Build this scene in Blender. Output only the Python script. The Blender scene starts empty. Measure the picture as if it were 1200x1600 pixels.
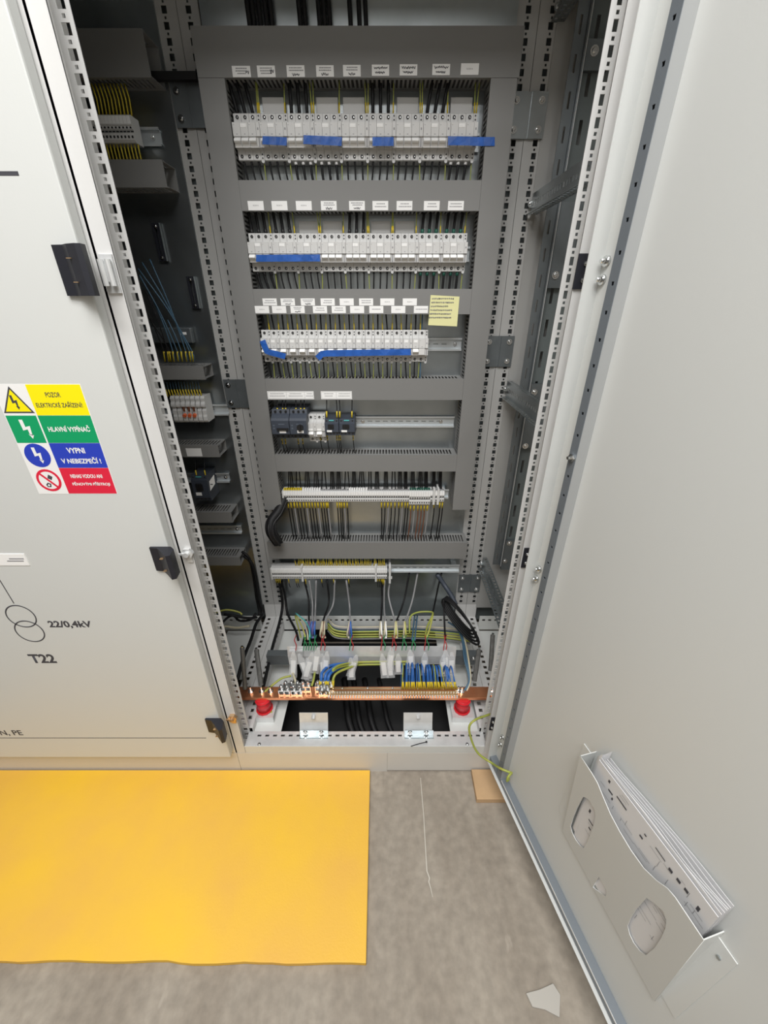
import bpy, math, random
from mathutils import Vector, Matrix
random.seed(7)
R = math.radians
SC = bpy.context.scene
COL = SC.collection

# ------------------------------------------------------------------ camera, light, exposure
H = 1.347                                   # lens height above the floor
PITCH = R(28)
cam_d = bpy.data.cameras.new('camera'); cam = bpy.data.objects.new('camera', cam_d); COL.objects.link(cam)
cam.location = (0, 0, H); cam.rotation_euler = (R(90) - PITCH, 0, 0)
cam_d.sensor_fit = 'VERTICAL'; cam_d.sensor_height = 36.0; cam_d.lens = 632.0 / 1600 * 36.0
cam_d.clip_start = 0.02
SC.camera = cam
SC.view_settings.view_transform = 'Standard'; SC.view_settings.look = 'None'
SC.view_settings.gamma = 1.0; SC.view_settings.exposure = 0.0; SC.view_settings.use_curve_mapping = False
w = bpy.data.worlds.new('world'); SC.world = w; w.use_nodes = True
w.node_tree.nodes['Background'].inputs[0].default_value = (0.8, 0.9, 1.0, 1)
w.node_tree.nodes['Background'].inputs[1].default_value = 0.15

def area(name, loc, sx, sy, power, col=(1, .97, .93), rot=(0, 0, 0)):
    l = bpy.data.lights.new(name, 'AREA'); l.shape = 'RECTANGLE'; l.size = sx; l.size_y = sy
    l.energy = power; l.color = col
    o = bpy.data.objects.new(name, l); COL.objects.link(o); o.location = loc; o.rotation_euler = rot
    return o
area('ceiling_lamp', (-0.20, -0.10, 2.93), 1.4, 0.5, 37, (1, .99, .975))
area('ceiling_lamp', (-0.25, -0.75, 2.93), 1.6, 0.6, 50, (1, .99, .98))
area('ceiling_lamp', (2.0, 0.1, 2.93), 0.4, 1.2, 13, (1, .99, .97))
area('ceiling_lamp', (-0.3, -2.3, 2.93), 2.0, 0.7, 26, (1, .985, .965))

# ------------------------------------------------------------------ helpers
S_, C_, F_ = math.sin(PITCH), math.cos(PITCH), 632.0
def ray(u, v): return (u - 600, (800 - v) * S_ + F_ * C_, (800 - v) * C_ - F_ * S_)
def atY(u, v, Y):
    d = ray(u, v); k = Y / d[1]; return Vector((d[0] * k, Y, H + d[2] * k))
def atZ(u, v, z):
    d = ray(u, v); k = (z - H) / d[2]; return Vector((d[0] * k, d[1] * k, z))
def zY(v, Y): return atY(600, v, Y).z
def xY(u, v, Y): return atY(u, v, Y).x
def atX(u, v, X):
    d = ray(u, v); k = X / d[0]; return Vector((X, d[1] * k, H + d[2] * k))

MATS = {}
def mat(name, col, rough=.5, metal=0., noise=0., nscale=8., bump=0., bscale=60., spec=.5, alpha=1., trans=0., col2=None, coat=0.):
    m = bpy.data.materials.new(name); m.use_nodes = True
    nt = m.node_tree; b = nt.nodes['Principled BSDF']
    b.inputs['Base Color'].default_value = (*col, 1); b.inputs['Roughness'].default_value = rough
    b.inputs['Metallic'].default_value = metal; b.inputs['Specular IOR Level'].default_value = spec
    b.inputs['Alpha'].default_value = alpha; b.inputs['Transmission Weight'].default_value = trans
    b.inputs['Coat Weight'].default_value = coat
    tc = nt.nodes.new('ShaderNodeTexCoord')
    if noise or col2:
        n = nt.nodes.new('ShaderNodeTexNoise'); n.inputs['Scale'].default_value = nscale; n.inputs['Detail'].default_value = 6
        r = nt.nodes.new('ShaderNodeValToRGB')
        c2 = col2 or tuple(min(1, c * (1 + noise)) for c in col); c1 = col if col2 else tuple(c * (1 - noise) for c in col)
        r.color_ramp.elements[0].position = .3; r.color_ramp.elements[1].position = .7
        r.color_ramp.elements[0].color = (*c1, 1); r.color_ramp.elements[1].color = (*c2, 1)
        nt.links.new(tc.outputs['Object'], n.inputs['Vector']); nt.links.new(n.outputs['Fac'], r.inputs['Fac'])
        nt.links.new(r.outputs['Color'], b.inputs['Base Color'])
    if bump:
        n2 = nt.nodes.new('ShaderNodeTexNoise'); n2.inputs['Scale'].default_value = bscale; n2.inputs['Detail'].default_value = 4
        bp = nt.nodes.new('ShaderNodeBump'); bp.inputs['Strength'].default_value = bump; bp.inputs['Distance'].default_value = .002
        nt.links.new(tc.outputs['Object'], n2.inputs['Vector']); nt.links.new(n2.outputs['Fac'], bp.inputs['Height'])
        nt.links.new(bp.outputs['Normal'], b.inputs['Normal'])
    MATS[name] = m; return m
M = MATS
mat('paint', (.62, .635, .62), .42, bump=.04, bscale=400)
mat('paint_inner_shaded', (.36, .36, .35), .45, bump=.03, bscale=400)  # cabinet paint darkened in colour for the shade inside the bays
mat('strip_white', (.62, .62, .61), .5)
mat('plinth_paint', (.62, .60, .56), .5)
mat('duct', (.205, .205, .20), .55, noise=.03, nscale=3)
mat('duct_dark', (.12, .12, .12), .6)
mat('zinc', (.42, .455, .47), .28, .92, noise=.16, nscale=7, bump=.1, bscale=30)
mat('zinc_bright', (.74, .75, .75), .38, .45, noise=.06, nscale=40)
mat('zinc_dark', (.17, .19, .20), .45, .6, noise=.1, nscale=20)
mat('steel', (.75, .76, .76), .22, 1.)
mat('rod', (.16, .16, .155), .45, .5, noise=.2, nscale=90)
mat('back', (.12, .14, .14), .6)
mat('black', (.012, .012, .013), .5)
mat('cable', (.008, .008, .009), .55, spec=.3)
mat('cable_grey', (.26, .26, .265), .5)
mat('slate', (.045, .055, .075), .5)
mat('slate_light', (.10, .12, .15), .5)
mat('white', (.62, .62, .61), .45)
mat('white_low', (.64, .64, .63), .5)
mat('label', (.88, .88, .87), .6)
mat('strip_rear_shaded', (.42, .42, .41), .5)  # same paint as the front strips, light falloff put into the colour
mat('zinc_rail', (.62, .66, .68), .42, .55)
mat('tube_zinc', (.20, .225, .25), .5, .3)
mat('tube_light', (.38, .39, .39), .5, .2)
mat('plaster', (.46, .44, .40), .9)
mat('door_seal', (.05, .05, .05), .7)
mat('ink', (.05, .05, .06), .7)
mat('ink_grey', (.30, .30, .31), .7)
mat('ink_red', (.45, .10, .14), .7)
mat('tape', (.015, .10, .42), .45, noise=.2, nscale=50, bump=.3, bscale=90)
mat('ferrule', (.62, .47, .02), .45)
mat('green_yellow', (.30, .38, .07), .5, col2=(.38, .37, .07), nscale=60)
mat('green', (.03, .25, .09), .5)
mat('dark_green', (.01, .09, .06), .5)
mat('red_wire', (.42, .03, .03), .5)
mat('blue', (.03, .14, .45), .45)
mat('blue_grey', (.06, .13, .20), .5)
mat('beige', (.55, .50, .36), .5)
mat('yellow_wire', (.5, .5, .12), .5)
mat('brown', (.16, .06, .03), .5)
mat('violet', (.12, .10, .25), .5)
mat('copper', (.78, .32, .16), .3, .85, noise=.18, nscale=14)
mat('brass', (.70, .48, .28), .35, .85)
mat('red', (.62, .02, .03), .4)
mat('orange', (.75, .16, .06), .45)
mat('teal', (.10, .45, .45), .5)
mat('clear', (.84, .86, .88), .2, alpha=.26)
mat('mat_yellow', (.78, .44, .07), .55, noise=.0, bump=.2, bscale=220, col2=(.86, .52, .035), nscale=4.5)
mat('wood', (.50, .33, .18), .7, noise=.12, nscale=12)
mat('paper', (.70, .70, .71), .7, bump=.1, bscale=20)
mat('note', (.72, .70, .36), .7)
mat('sign_yellow', (.92, .80, .0), .4)
mat('sign_green', (.0, .33, .12), .4)
mat('sign_blue', (.02, .05, .48), .4)
mat('sign_red', (.72, .015, .05), .4)
mat('sign_white', (.85, .85, .84), .4)
mat('wall_paint', (.45, .44, .42), .8, noise=.03)
mat('magnet', (.012, .013, .02), .5)
mat('crack', (.56, .53, .47), .9)

class MB:
    def __init__(s): s.v = []; s.f = []; s.m = []; s.mi = 0
    def add(s, vs, fs):
        b = len(s.v); s.v += [tuple(v) for v in vs]
        for f in fs: s.f.append(tuple(i + b for i in f)); s.m.append(s.mi)
        return s
    def box(s, x0, x1, y0, y1, z0, z1):
        x0, x1 = sorted((x0, x1)); y0, y1 = sorted((y0, y1)); z0, z1 = sorted((z0, z1))
        return s.add([(x0,y0,z0),(x1,y0,z0),(x1,y1,z0),(x0,y1,z0),(x0,y0,z1),(x1,y0,z1),(x1,y1,z1),(x0,y1,z1)],
                     [(0,3,2,1),(4,5,6,7),(0,1,5,4),(1,2,6,5),(2,3,7,6),(3,0,4,7)])
    def prism(s, poly, a0, a1, axis='x'):
        # poly in the two other axes, in order (y,z) for x, (x,z) for y, (x,y) for z
        n = len(poly)
        def P(a, p): return (a, p[0], p[1]) if axis == 'x' else ((p[0], a, p[1]) if axis == 'y' else (p[0], p[1], a))
        vs = [P(a0, p) for p in poly] + [P(a1, p) for p in poly]
        fs = [tuple(range(n))[::-1], tuple(range(n, 2 * n))] + [(i, (i + 1) % n, n + (i + 1) % n, n + i) for i in range(n)]
        return s.add(vs, fs)
    def cyl(s, p0, p1, r, n=8, r1=None):
        return s.tube([p0, p1], r, n, r1)
    def tube(s, pts, r, n=6, r1=None):
        pts = [Vector(p) for p in pts]; rings = []; up = None
        for i, p in enumerate(pts):
            a = pts[max(0, i - 1)]; b = pts[min(len(pts) - 1, i + 1)]; d = (b - a)
            d = d.normalized() if d.length > 1e-9 else Vector((0, 0, 1))
            if up is None:
                up = Vector((0, 0, 1)) if abs(d.z) < .9 else Vector((1, 0, 0))
            x = d.cross(up)
            if x.length < 1e-6: x = d.orthogonal()
            x.normalize(); y = x.cross(d).normalized(); up = y
            rr = r if r1 is None else r + (r1 - r) * i / max(1, len(pts) - 1)
            rings.append([p + x * math.cos(2 * math.pi * k / n) * rr + y * math.sin(2 * math.pi * k / n) * rr for k in range(n)])
        vs = [q for g in rings for q in g]; fs = []
        for i in range(len(rings) - 1):
            for k in range(n): fs.append((i*n+k, (i+1)*n+k, (i+1)*n+(k+1)%n, i*n+(k+1)%n))
        fs.append(tuple(range(n))); fs.append(tuple(range((len(rings)-1)*n, len(rings)*n))[::-1])
        return s.add(vs, fs)
    def plate(s, O, U, V, w, h, th, holes=()):
        """rectangular sheet w x h with real rectangular holes (u0,u1,v0,v1); thickness th away from U x V"""
        O, U, V = Vector(O), Vector(U), Vector(V); N = U.cross(V)
        q = lambda u, v, d: O + U * u + V * v - N * d * th
        hs = [(max(0, a), min(w, b), max(0, c), min(h, d)) for a, b, c, d in holes if b > 0 and a < w and d > 0 and c < h]
        ys = sorted({0, h, *[x[2] for x in hs], *[x[3] for x in hs]})
        for a, b in zip(ys, ys[1:]):
            if b - a < 1e-7: continue
            m = (a + b) / 2; xs = [0]
            for g in sorted(x for x in hs if x[2] < m < x[3]): xs += [g[0], g[1]]
            xs.append(w)
            for i in range(0, len(xs), 2):
                if xs[i+1] - xs[i] < 1e-7: continue
                s.add([q(xs[i],a,0),q(xs[i+1],a,0),q(xs[i+1],b,0),q(xs[i],b,0)], [(0,1,2,3)])
                s.add([q(xs[i],a,1),q(xs[i+1],a,1),q(xs[i+1],b,1),q(xs[i],b,1)], [(3,2,1,0)])
        for a, b, c, d in hs + [(0, w, 0, h)]:
            cs = [(a,c),(b,c),(b,d),(a,d)]
            for i in range(4):
                p, r = cs[i], cs[(i+1) % 4]
                s.add([q(*p,0),q(*r,0),q(*r,1),q(*p,1)], [(0,1,2,3)])
        return s
    def build(s, name, mats, parent=None, smooth=False, bevel=0., loc=None):
        me = bpy.data.meshes.new(name); me.from_pydata(s.v, [], s.f)
        if isinstance(mats, str): mats = [mats]
        for m in mats: me.materials.append(M[m])
        me.polygons.foreach_set('material_index', s.m)
        if smooth: me.polygons.foreach_set('use_smooth', [len(p) <= 4 for p in s.f])
        me.update()
        o = bpy.data.objects.new(name, me); COL.objects.link(o)
        if loc: o.location = loc
        if parent: o.parent = parent
        if bevel:
            b = o.modifiers.new('bevel', 'BEVEL'); b.width = bevel; b.segments = 2; b.limit_method = 'ANGLE'
        return o

def empty(name, loc=(0, 0, 0), parent=None):
    o = bpy.data.objects.new(name, None); COL.objects.link(o); o.location = loc; o.empty_display_size = .02
    if parent: o.parent = parent
    return o
def tag(o, label, cat=None, group=None):
    o['label'] = label
    if cat: o['category'] = cat
    if group: o['group'] = group
    return o
KIDS = {}
def kids(o): return [c for c in bpy.data.objects if c.parent == o]
def clone(o, loc, tree=None):
    def cp(t, par):
        c = t[0].copy(); COL.objects.link(c); c.parent = par
        for k in t[1]: cp(k, c)
        return c
    c = cp(tree, None); c.location = loc; return c
def tree_of(o): return (o, [tree_of(k) for k in kids(o)])
ORD = ['first','second','third','fourth','fifth','sixth','seventh','eighth','ninth','tenth','eleventh','twelfth','thirteenth',
       'fourteenth','fifteenth','sixteenth','seventeenth','eighteenth','nineteenth','twentieth']
TENS = {2:'twenty',3:'thirty',4:'forty',5:'fifty',6:'sixty',7:'seventy'}
def nth(i):
    if i < 20: return ORD[i]
    t, u = divmod(i + 1, 10)
    return TENS[t] + '-' + ORD[u-1] if u else TENS[t][:-1] + 'ieth'
def smooth(pts, k=5):
    pts = [Vector(p) for p in pts]
    if len(pts) < 3: return pts
    out = []; q = [pts[0] * 2 - pts[1]] + pts + [pts[-1] * 2 - pts[-2]]
    for i in range(1, len(q) - 2):
        a, b, c, d = q[i-1:i+3]
        for j in range(k):
            t = j / k
            out.append(.5 * ((2*b) + (c-a)*t + (2*a-5*b+4*c-d)*t*t + (3*b-a-3*c+d)*t**3))
    out.append(pts[-1]); return out
STUFFG = {'thin wires above the top breaker row': 'thin yellow ferruled wires between the thick black ones above top row',
 'thin wires below the top breaker row': 'thin yellow-green wires below the top breaker row',
 'thin wires above the second breaker row': 'thin yellow ferruled wires above the second breaker row',
 'thin wires below the second breaker row': 'thin yellow-green wires below the second breaker row',
 'thin wires above the third breaker row': 'thin yellow ferruled wires above the third breaker row',
 'thin wires below the third breaker row': 'thin yellow-green wires below the third breaker row',
 'yellow-ferruled wires above the lower terminal strip': 'dense row of yellow ferruled wires above the lower terminal strip',
 'black wires above the upper terminal strip': 'dense bundles of black wires above the upper terminal strip',
 'wires above the dim left bay terminals': 'yellow ferruled wires above the dim left bay terminals',
 'wires below the dim left bay terminals': 'yellow ferruled wires below the dim left bay terminals'}
def wire(pts, r, m, label, group=None, name='wire', ferrule=None, n=6, k=5, parent=None, cat='wire', fm='ferrule'):
    """a wire through world points; ferrule=(p0,p1): a coloured sleeve part"""
    if group in STUFFG: return stuff_wire(STUFFG[group], pts, r, m, ferrule, n, k, fm)
    mb = MB(); mb.tube(smooth(pts, k), r, n); o = mb.build(name, m, parent, smooth=True)
    if not parent: tag(o, label, cat, group)
    if ferrule:
        MB().cyl(ferrule[0], ferrule[1], r * 1.45 if r < .0022 else r * 1.25, 6).build('ferrule', fm, o, smooth=True)
    return o
STUFF = {}
def stuff_wire(key, pts, r, m, ferrule, n, k, fm):
    mb, ms = STUFF.setdefault(key, (MB(), []))
    for mm in (m, fm):
        if mm not in ms: ms.append(mm)
    mb.mi = ms.index(m); mb.tube(smooth(pts, k), r, n)
    if ferrule: mb.mi = ms.index(fm); mb.cyl(ferrule[0], ferrule[1], r * 1.45 if r < .0022 else r * 1.25, 6)
def stuff_build():
    for key, (mb, ms) in STUFF.items():
        o = mb.build('wire_bunch', ms, smooth=True); tag(o, key, 'wires'); o['kind'] = 'stuff'

def text_mesh(body, name, m, w_, h_, parent, mw, bold=0., depth=.0002):
    """raised print: text fitted to w_ x h_ , placed by matrix mw (x right, y up)"""
    cu = bpy.data.curves.new(name, 'FONT'); cu.body = body; cu.size = 1; cu.align_x = 'LEFT'; cu.offset = bold; cu.resolution_u = 3
    t = bpy.data.objects.new(name, cu); COL.objects.link(t)
    dg = bpy.context.evaluated_depsgraph_get(); dg.update()
    me = bpy.data.meshes.new_from_object(t.evaluated_get(dg)); bpy.data.objects.remove(t)
    xs = [v.co.x for v in me.vertices]; ys = [v.co.y for v in me.vertices]
    x0, x1, y0, y1 = min(xs), max(xs), min(ys), max(ys)
    for v in me.vertices:
        v.co = mw @ Vector(((v.co.x-x0)/(x1-x0)*w_, (v.co.y-y0)/(y1-y0)*h_, depth))
    me.materials.clear(); me.materials.append(M[m])
    o = bpy.data.objects.new(name, me); COL.objects.link(o); o.parent = parent; return o
def face_front(x, y, z):                      # matrix for print on a face that looks to -Y
    return Matrix.Translation((x, y, z)) @ Matrix.Rotation(R(90), 4, 'X')
def outline(loops, depth, name, m, parent, mw):
    """flat sheet with curved outline and holes from 2D loops, extruded by depth"""
    cu = bpy.data.curves.new(name, 'CURVE'); cu.dimensions = '2D'; cu.fill_mode = 'BOTH'; cu.extrude = depth / 2
    for lp in loops:
        sp = cu.splines.new('POLY'); sp.points.add(len(lp) - 1); sp.use_cyclic_u = True
        for i, p in enumerate(lp): sp.points[i].co = (p[0], p[1], 0, 1)
    t = bpy.data.objects.new(name, cu); COL.objects.link(t)
    dg = bpy.context.evaluated_depsgraph_get(); dg.update()
    me = bpy.data.meshes.new_from_object(t.evaluated_get(dg)); bpy.data.objects.remove(t)
    me.transform(mw); me.materials.clear(); me.materials.append(M[m])
    o = bpy.data.objects.new(name, me); COL.objects.link(o); o.parent = parent; return o
def struct(o): o['kind'] = 'structure'; return o

# ------------------------------------------------------------------ room
def floor_material():
    m = bpy.data.materials.new('concrete'); m.use_nodes = True; nt = m.node_tree; b = nt.nodes['Principled BSDF']
    tc = nt.nodes.new('ShaderNodeTexCoord'); mp = nt.nodes.new('ShaderNodeMapping'); mp.inputs['Scale'].default_value = (3.2, .9, 1)
    mp.inputs['Rotation'].default_value = (0, 0, R(-14))
    n1 = nt.nodes.new('ShaderNodeTexNoise'); n1.inputs['Scale'].default_value = 2.2; n1.inputs['Detail'].default_value = 8; n1.inputs['Roughness'].default_value = .6
    n2 = nt.nodes.new('ShaderNodeTexNoise'); n2.inputs['Scale'].default_value = 45; n2.inputs['Detail'].default_value = 5
    r = nt.nodes.new('ShaderNodeValToRGB'); r.color_ramp.elements[0].position = .28; r.color_ramp.elements[1].position = .75
    r.color_ramp.elements[0].color = (.235, .20, .16, 1); r.color_ramp.elements[1].color = (.365, .325, .27, 1)
    mx = nt.nodes.new('ShaderNodeMixRGB'); mx.blend_type = 'OVERLAY'; mx.inputs[0].default_value = .35
    nt.links.new(tc.outputs['Object'], mp.inputs[0]); nt.links.new(mp.outputs[0], n1.inputs['Vector']); nt.links.new(tc.outputs['Object'], n2.inputs['Vector'])
    nt.links.new(n1.outputs['Fac'], r.inputs['Fac']); nt.links.new(r.outputs[0], mx.inputs[1]); nt.links.new(n2.outputs['Fac'], mx.inputs[2])
    # pale scuffs
    n3 = nt.nodes.new('ShaderNodeTexNoise'); n3.inputs['Scale'].default_value = 11; n3.inputs['Detail'].default_value = 3
    r3 = nt.nodes.new('ShaderNodeValToRGB'); r3.color_ramp.elements[0].position = .70; r3.color_ramp.elements[1].position = .78
    mp3 = nt.nodes.new('ShaderNodeMapping'); mp3.inputs['Scale'].default_value = (2.6, .8, 1)
    nt.links.new(tc.outputs['Object'], mp3.inputs[0]); nt.links.new(mp3.outputs[0], n3.inputs['Vector']); nt.links.new(n3.outputs['Fac'], r3.inputs['Fac'])
    mx3 = nt.nodes.new('ShaderNodeMixRGB'); mx3.inputs[2].default_value = (.50, .45, .38, 1)
    ml = nt.nodes.new('ShaderNodeMath'); ml.operation = 'MULTIPLY'; ml.inputs[1].default_value = .5
    nt.links.new(r3.outputs[0], ml.inputs[0]); nt.links.new(ml.outputs[0], mx3.inputs[0]); nt.links.new(mx.outputs[0], mx3.inputs[1])
    nt.links.new(mx3.outputs[0], b.inputs['Base Color']); b.inputs['Roughness'].default_value = .75
    bp = nt.nodes.new('ShaderNodeBump'); bp.inputs['Strength'].default_value = .15; bp.inputs['Distance'].default_value = .003
    nt.links.new(n2.outputs['Fac'], bp.inputs['Height']); nt.links.new(bp.outputs[0], b.inputs['Normal'])
    MATS['concrete'] = m
floor_material()
X0, X1, Y0, Y1, HT = -2.9, 2.9, -3.2, 1.6, 3.0
fl = struct(MB().box(X0, X1, Y0, Y1, -.05, 0).build('floor', 'concrete'))
struct(MB().box(X0, X1, Y0, Y1, HT, HT + .05).build('ceiling', 'wall_paint'))
struct(MB().box(X0, X1, Y1, Y1 + .1, -.05, HT).build('wall_back', 'wall_paint'))
struct(MB().box(X0, X1, Y0 - .1, Y0, -.05, HT).build('wall_front', 'wall_paint'))
struct(MB().box(X0 - .1, X0, Y0, Y1, -.05, HT).build('wall_left', 'wall_paint'))
struct(MB().box(X1, X1 + .1, Y0, Y1, -.05, HT).build('wall_right', 'wall_paint'))
def flat_strip(pts, wd, z=.0006):
    mb = MB(); L = []; Rr = []
    for i, p in enumerate(pts):
        a = pts[max(0, i-1)]; b = pts[min(len(pts)-1, i+1)]; d = Vector((b[0]-a[0], b[1]-a[1])).normalized(); n = Vector((-d.y, d.x)) * wd[i] / 2
        zz = z + max(0, (p[1] - .69) / .06) * .003; L.append((p[0]+n.x, p[1]+n.y, zz)); Rr.append((p[0]-n.x, p[1]-n.y, zz))
    k = len(pts); mb.add(L + Rr, [(k+i, k+i+1, i+1, i) for i in range(k-1)]); return mb
cp = [atZ(*p, 0) for p in [(657,1216),(659,1240),(662,1275),(664,1310),(666,1345),(667,1361),(671,1372),(670,1378),(673,1388),(676,1402)]]
o = flat_strip([(p.x, p.y) for p in cp], [.0015,.002,.002,.0022,.0025,.0028,.003,.003,.002,.001]).build('filled_crack', 'crack', fl)
o['label'] = 'thin white filled crack in the concrete'
for i, (u, v, a, b) in enumerate([(851,1567,.018,.012)]):
    c = atZ(u, v, 0); pts = []
    base = [(-19,-10),(-3,-14),(14,-21),(19,-8),(12,16),(-2,8),(-15,5)]
    mb = MB(); mb.prism([(c.x + x*.00195, c.y - y*.0013) for x, y in base][::-1], .0005, .006, 'z')
    tag(mb.build('plaster_chip', 'plaster', bevel=.0012), 'pale grey plaster chip lying on the floor near the open door', 'debris')

# ------------------------------------------------------------------ yellow mat, wood offcut
a = atZ(578, 1206, .016); b = atZ(572, 1505, .016)
mb = MB()
far, near = .752, b.y
edge = [(a.x, far), (b.x, near)] + [(b.x - .03*i - random.uniform(0,.01), near + .0012*math.sin(i*.9) + (.003 if i > 14 else 0) + .0014*random.random()) for i in range(1, 44)] + [(-1.45, near+.01), (-1.45, far)]
mb.prism(edge[::-1], .0005, .016, 'z')
tag(mb.build('insulating_mat', 'mat_yellow', bevel=.0015), 'wide yellow rubber mat lying on the floor before the closed cabinet', 'mat')
p0 = atZ(737, 1204, .02); p1 = atZ(741, 1249, .02)
tag(MB().box(p0.x, p0.x + .11, p1.y, .752, 0.0005, .02).build('wood_offcut', 'wood', bevel=.001), 'small wooden board offcut on the floor under the cabinet corner', 'wood')

# ------------------------------------------------------------------ cabinets
XL, XR, FY = -.457, .3435, .757
CT = 2.1                                                      # cabinet top
def hole_col(u, w_, h_, z0, z1, phase, sw=.0125, rw=.0045):
    hs = []; k = 0; z = phase
    while z > z0 + .02: z -= .025
    z += .0
    while z < z1 - .02:
        hs.append((u - w_/2, u + w_/2, z - h_/2 - z0, z + h_/2 - z0))
        zz = z + .0125; hs.append((u - rw/2, u + rw/2, zz - rw/2 - z0, zz + rw/2 - z0)); z += .025
    return hs
def screw(x, y, z, parent, r=.0065, d='-y', name='screw'):
    mb = MB(); k = Vector((0, -1, 0)) if d == '-y' else (Vector(d))
    p = Vector((x, y, z)); mb.cyl(p, p + k * .0025, r * 1.2, 10); mb.cyl(p + k * .0025, p + k * .006, r * .8, 10, r * .5)
    return mb.build(name, 'steel', parent, smooth=True)

left = empty('electrical_cabinet', (XL - .4, FY, 0)); tag(left, 'closed light grey cabinet bay left of the open one, with warning sign', 'cabinet')
mid = empty('electrical_cabinet', ((XL + XR) / 2, FY, 0)); tag(mid, 'open middle cabinet bay with its grey door swung out to the right', 'cabinet')
right = empty('electrical_cabinet', (XR + .4, FY, 0)); tag(right, 'bay behind the open door, with punched side rails on its grey back', 'cabinet')
def put(mb, name, mats, parent, **k):
    o = mb.build(name, mats, parent, **k); o.matrix_parent_inverse = Matrix.Translation(-parent.location) if parent.type == 'EMPTY' else Matrix.Identity(4); return o
def addto(o, parent):
    o.parent = parent; o.matrix_parent_inverse = Matrix.Translation(-parent.location) if parent.type == 'EMPTY' else Matrix.Identity(4); return o

put(MB().box(XL + .0006, .010, FY, FY + .02, 0, .098).box(XL+.0006, XL+.02, FY+.02, 1.33, 0, .098).box(.0105, XR - .0006, FY, FY + .02, .006, .098).box(XR-.02, XR-.0006, FY+.02, 1.33, 0, .098), 'plinth', 'plinth_paint', mid)
put(MB().box(XL+.02, XR-.02, 1.31, 1.33, 0, .098).box(XL+.0205, XL+.0215, FY+.021, 1.309, .001, .098).box(XR-.0215, XR-.0205, FY+.021, 1.309, .001, .098), 'plinth_shade_lining', 'black', mid)  # plinth back and thin side sheets blackened to paint the shade inside
put(MB().box(XL - .8, XL - .0006, FY, FY + .02, 0, .098).box(XL-.8, XL-.78, FY+.02, 1.33, 0, .098).box(XL-.78, XL-.0006, 1.31, 1.33, 0, .098), 'plinth', 'plinth_paint', left)
put(MB().box(XR + .0006, XR + .8, FY, FY + .02, 0, .098).box(XR+.78, XR+.8, FY+.02, 1.33, 0, .098).box(XR+.0006, XR+.78, 1.31, 1.33, 0, .098), 'plinth', 'plinth_paint', right)
o = MB().box(XL + .03, XR - .03, FY + .03, 1.30, .0003, .0012).build('pit_shade_sheet', 'black', fl); o['label'] = 'black sheet painted as the shade of the pit under the open cabinet'  # black sheet added on the floor to paint the shade below the opening
# ragged screed edge along the plinth
pts = []; x = .0
i = 0
while x < .29: pts.append((x, FY - .002 - .011 * abs(math.sin(x * 34)) ** 1.5 * (.5 + .6 * math.sin(x*17+1)**2))); x += .006
mb = MB(); k_ = len(pts)
mb.add([(x, y, .0026) for x, y in pts] + [(x, .70, .0001) for x, y in pts] + [(x, y, .0) for x, y in pts],
       [(k_+i, k_+i+1, i+1, i) for i in range(k_-1)] + [(i, i+1, 2*k_+i+1, 2*k_+i) for i in range(k_-1)]); o = mb.build('screed_edge', 'concrete', fl)
o['label'] = 'ragged screed edge at the plinth'

# front uprights
def front_upright(j, s, parent, hc, hw, lip, inner):
    """j: joint x, s: +1 interior lies to +x; lip width, inner strip edge offset, hole centre offset"""
    z0, z1 = .13, CT - .05; mb = MB()
    xa, xb = sorted((j + s * .0004, j + s * lip)); mb.box(xa, xb, FY, FY + .0015, z0 - .03, z1)
    xa, xb = sorted((j + s * (lip - .0012), j + s * lip)); mb.box(xa, xb, FY - .001, FY + .006, z0 - .03, z1)   # folded edge
    xa, xb = sorted((j + s * .0004, j + s * .002)); mb.box(xa, xb, FY, .84, z0 - .03, z1)
    xa, xb = sorted((j + s * .0004, j + s * inner)); u = (hc * s if s > 0 else (inner - hc)); wd = xb - xa
    u = (j + s * hc) - xa
    mb.plate((xa, .802, z0 - .03), (1,0,0), (0,0,1), wd, z1 - z0 + .03, .0015, hole_col(u, hw, .0125, z0 - .03, z1, 1.697 if s > 0 else 1.5004))
    return put(mb, 'front_upright', 'strip_white', parent)
front_upright(XL, 1, mid, .0215, .0118, .0285, .0335)
front_upright(XR, -1, mid, .0265, .0070, .0345, .0378)
front_upright(XL, -1, left, .0215, .0118, .0285, .0335)
front_upright(XL - .8, 1, left, .0215, .0118, .0285, .0335)
front_upright(XR, 1, right, .0215, .0118, .0285, .0335)
# rear uprights
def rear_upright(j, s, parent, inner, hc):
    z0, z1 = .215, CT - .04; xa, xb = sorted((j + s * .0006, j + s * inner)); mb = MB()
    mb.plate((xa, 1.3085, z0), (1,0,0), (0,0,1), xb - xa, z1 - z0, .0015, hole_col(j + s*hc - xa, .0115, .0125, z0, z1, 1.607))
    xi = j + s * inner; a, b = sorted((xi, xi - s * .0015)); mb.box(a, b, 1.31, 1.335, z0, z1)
    return put(mb, 'rear_upright', 'strip_rear_shaded', parent)
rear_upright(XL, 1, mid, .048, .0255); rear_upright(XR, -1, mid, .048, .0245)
rear_upright(XL, -1, left, .048, .0285); rear_upright(XR, 1, right, .041, .0295)
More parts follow.
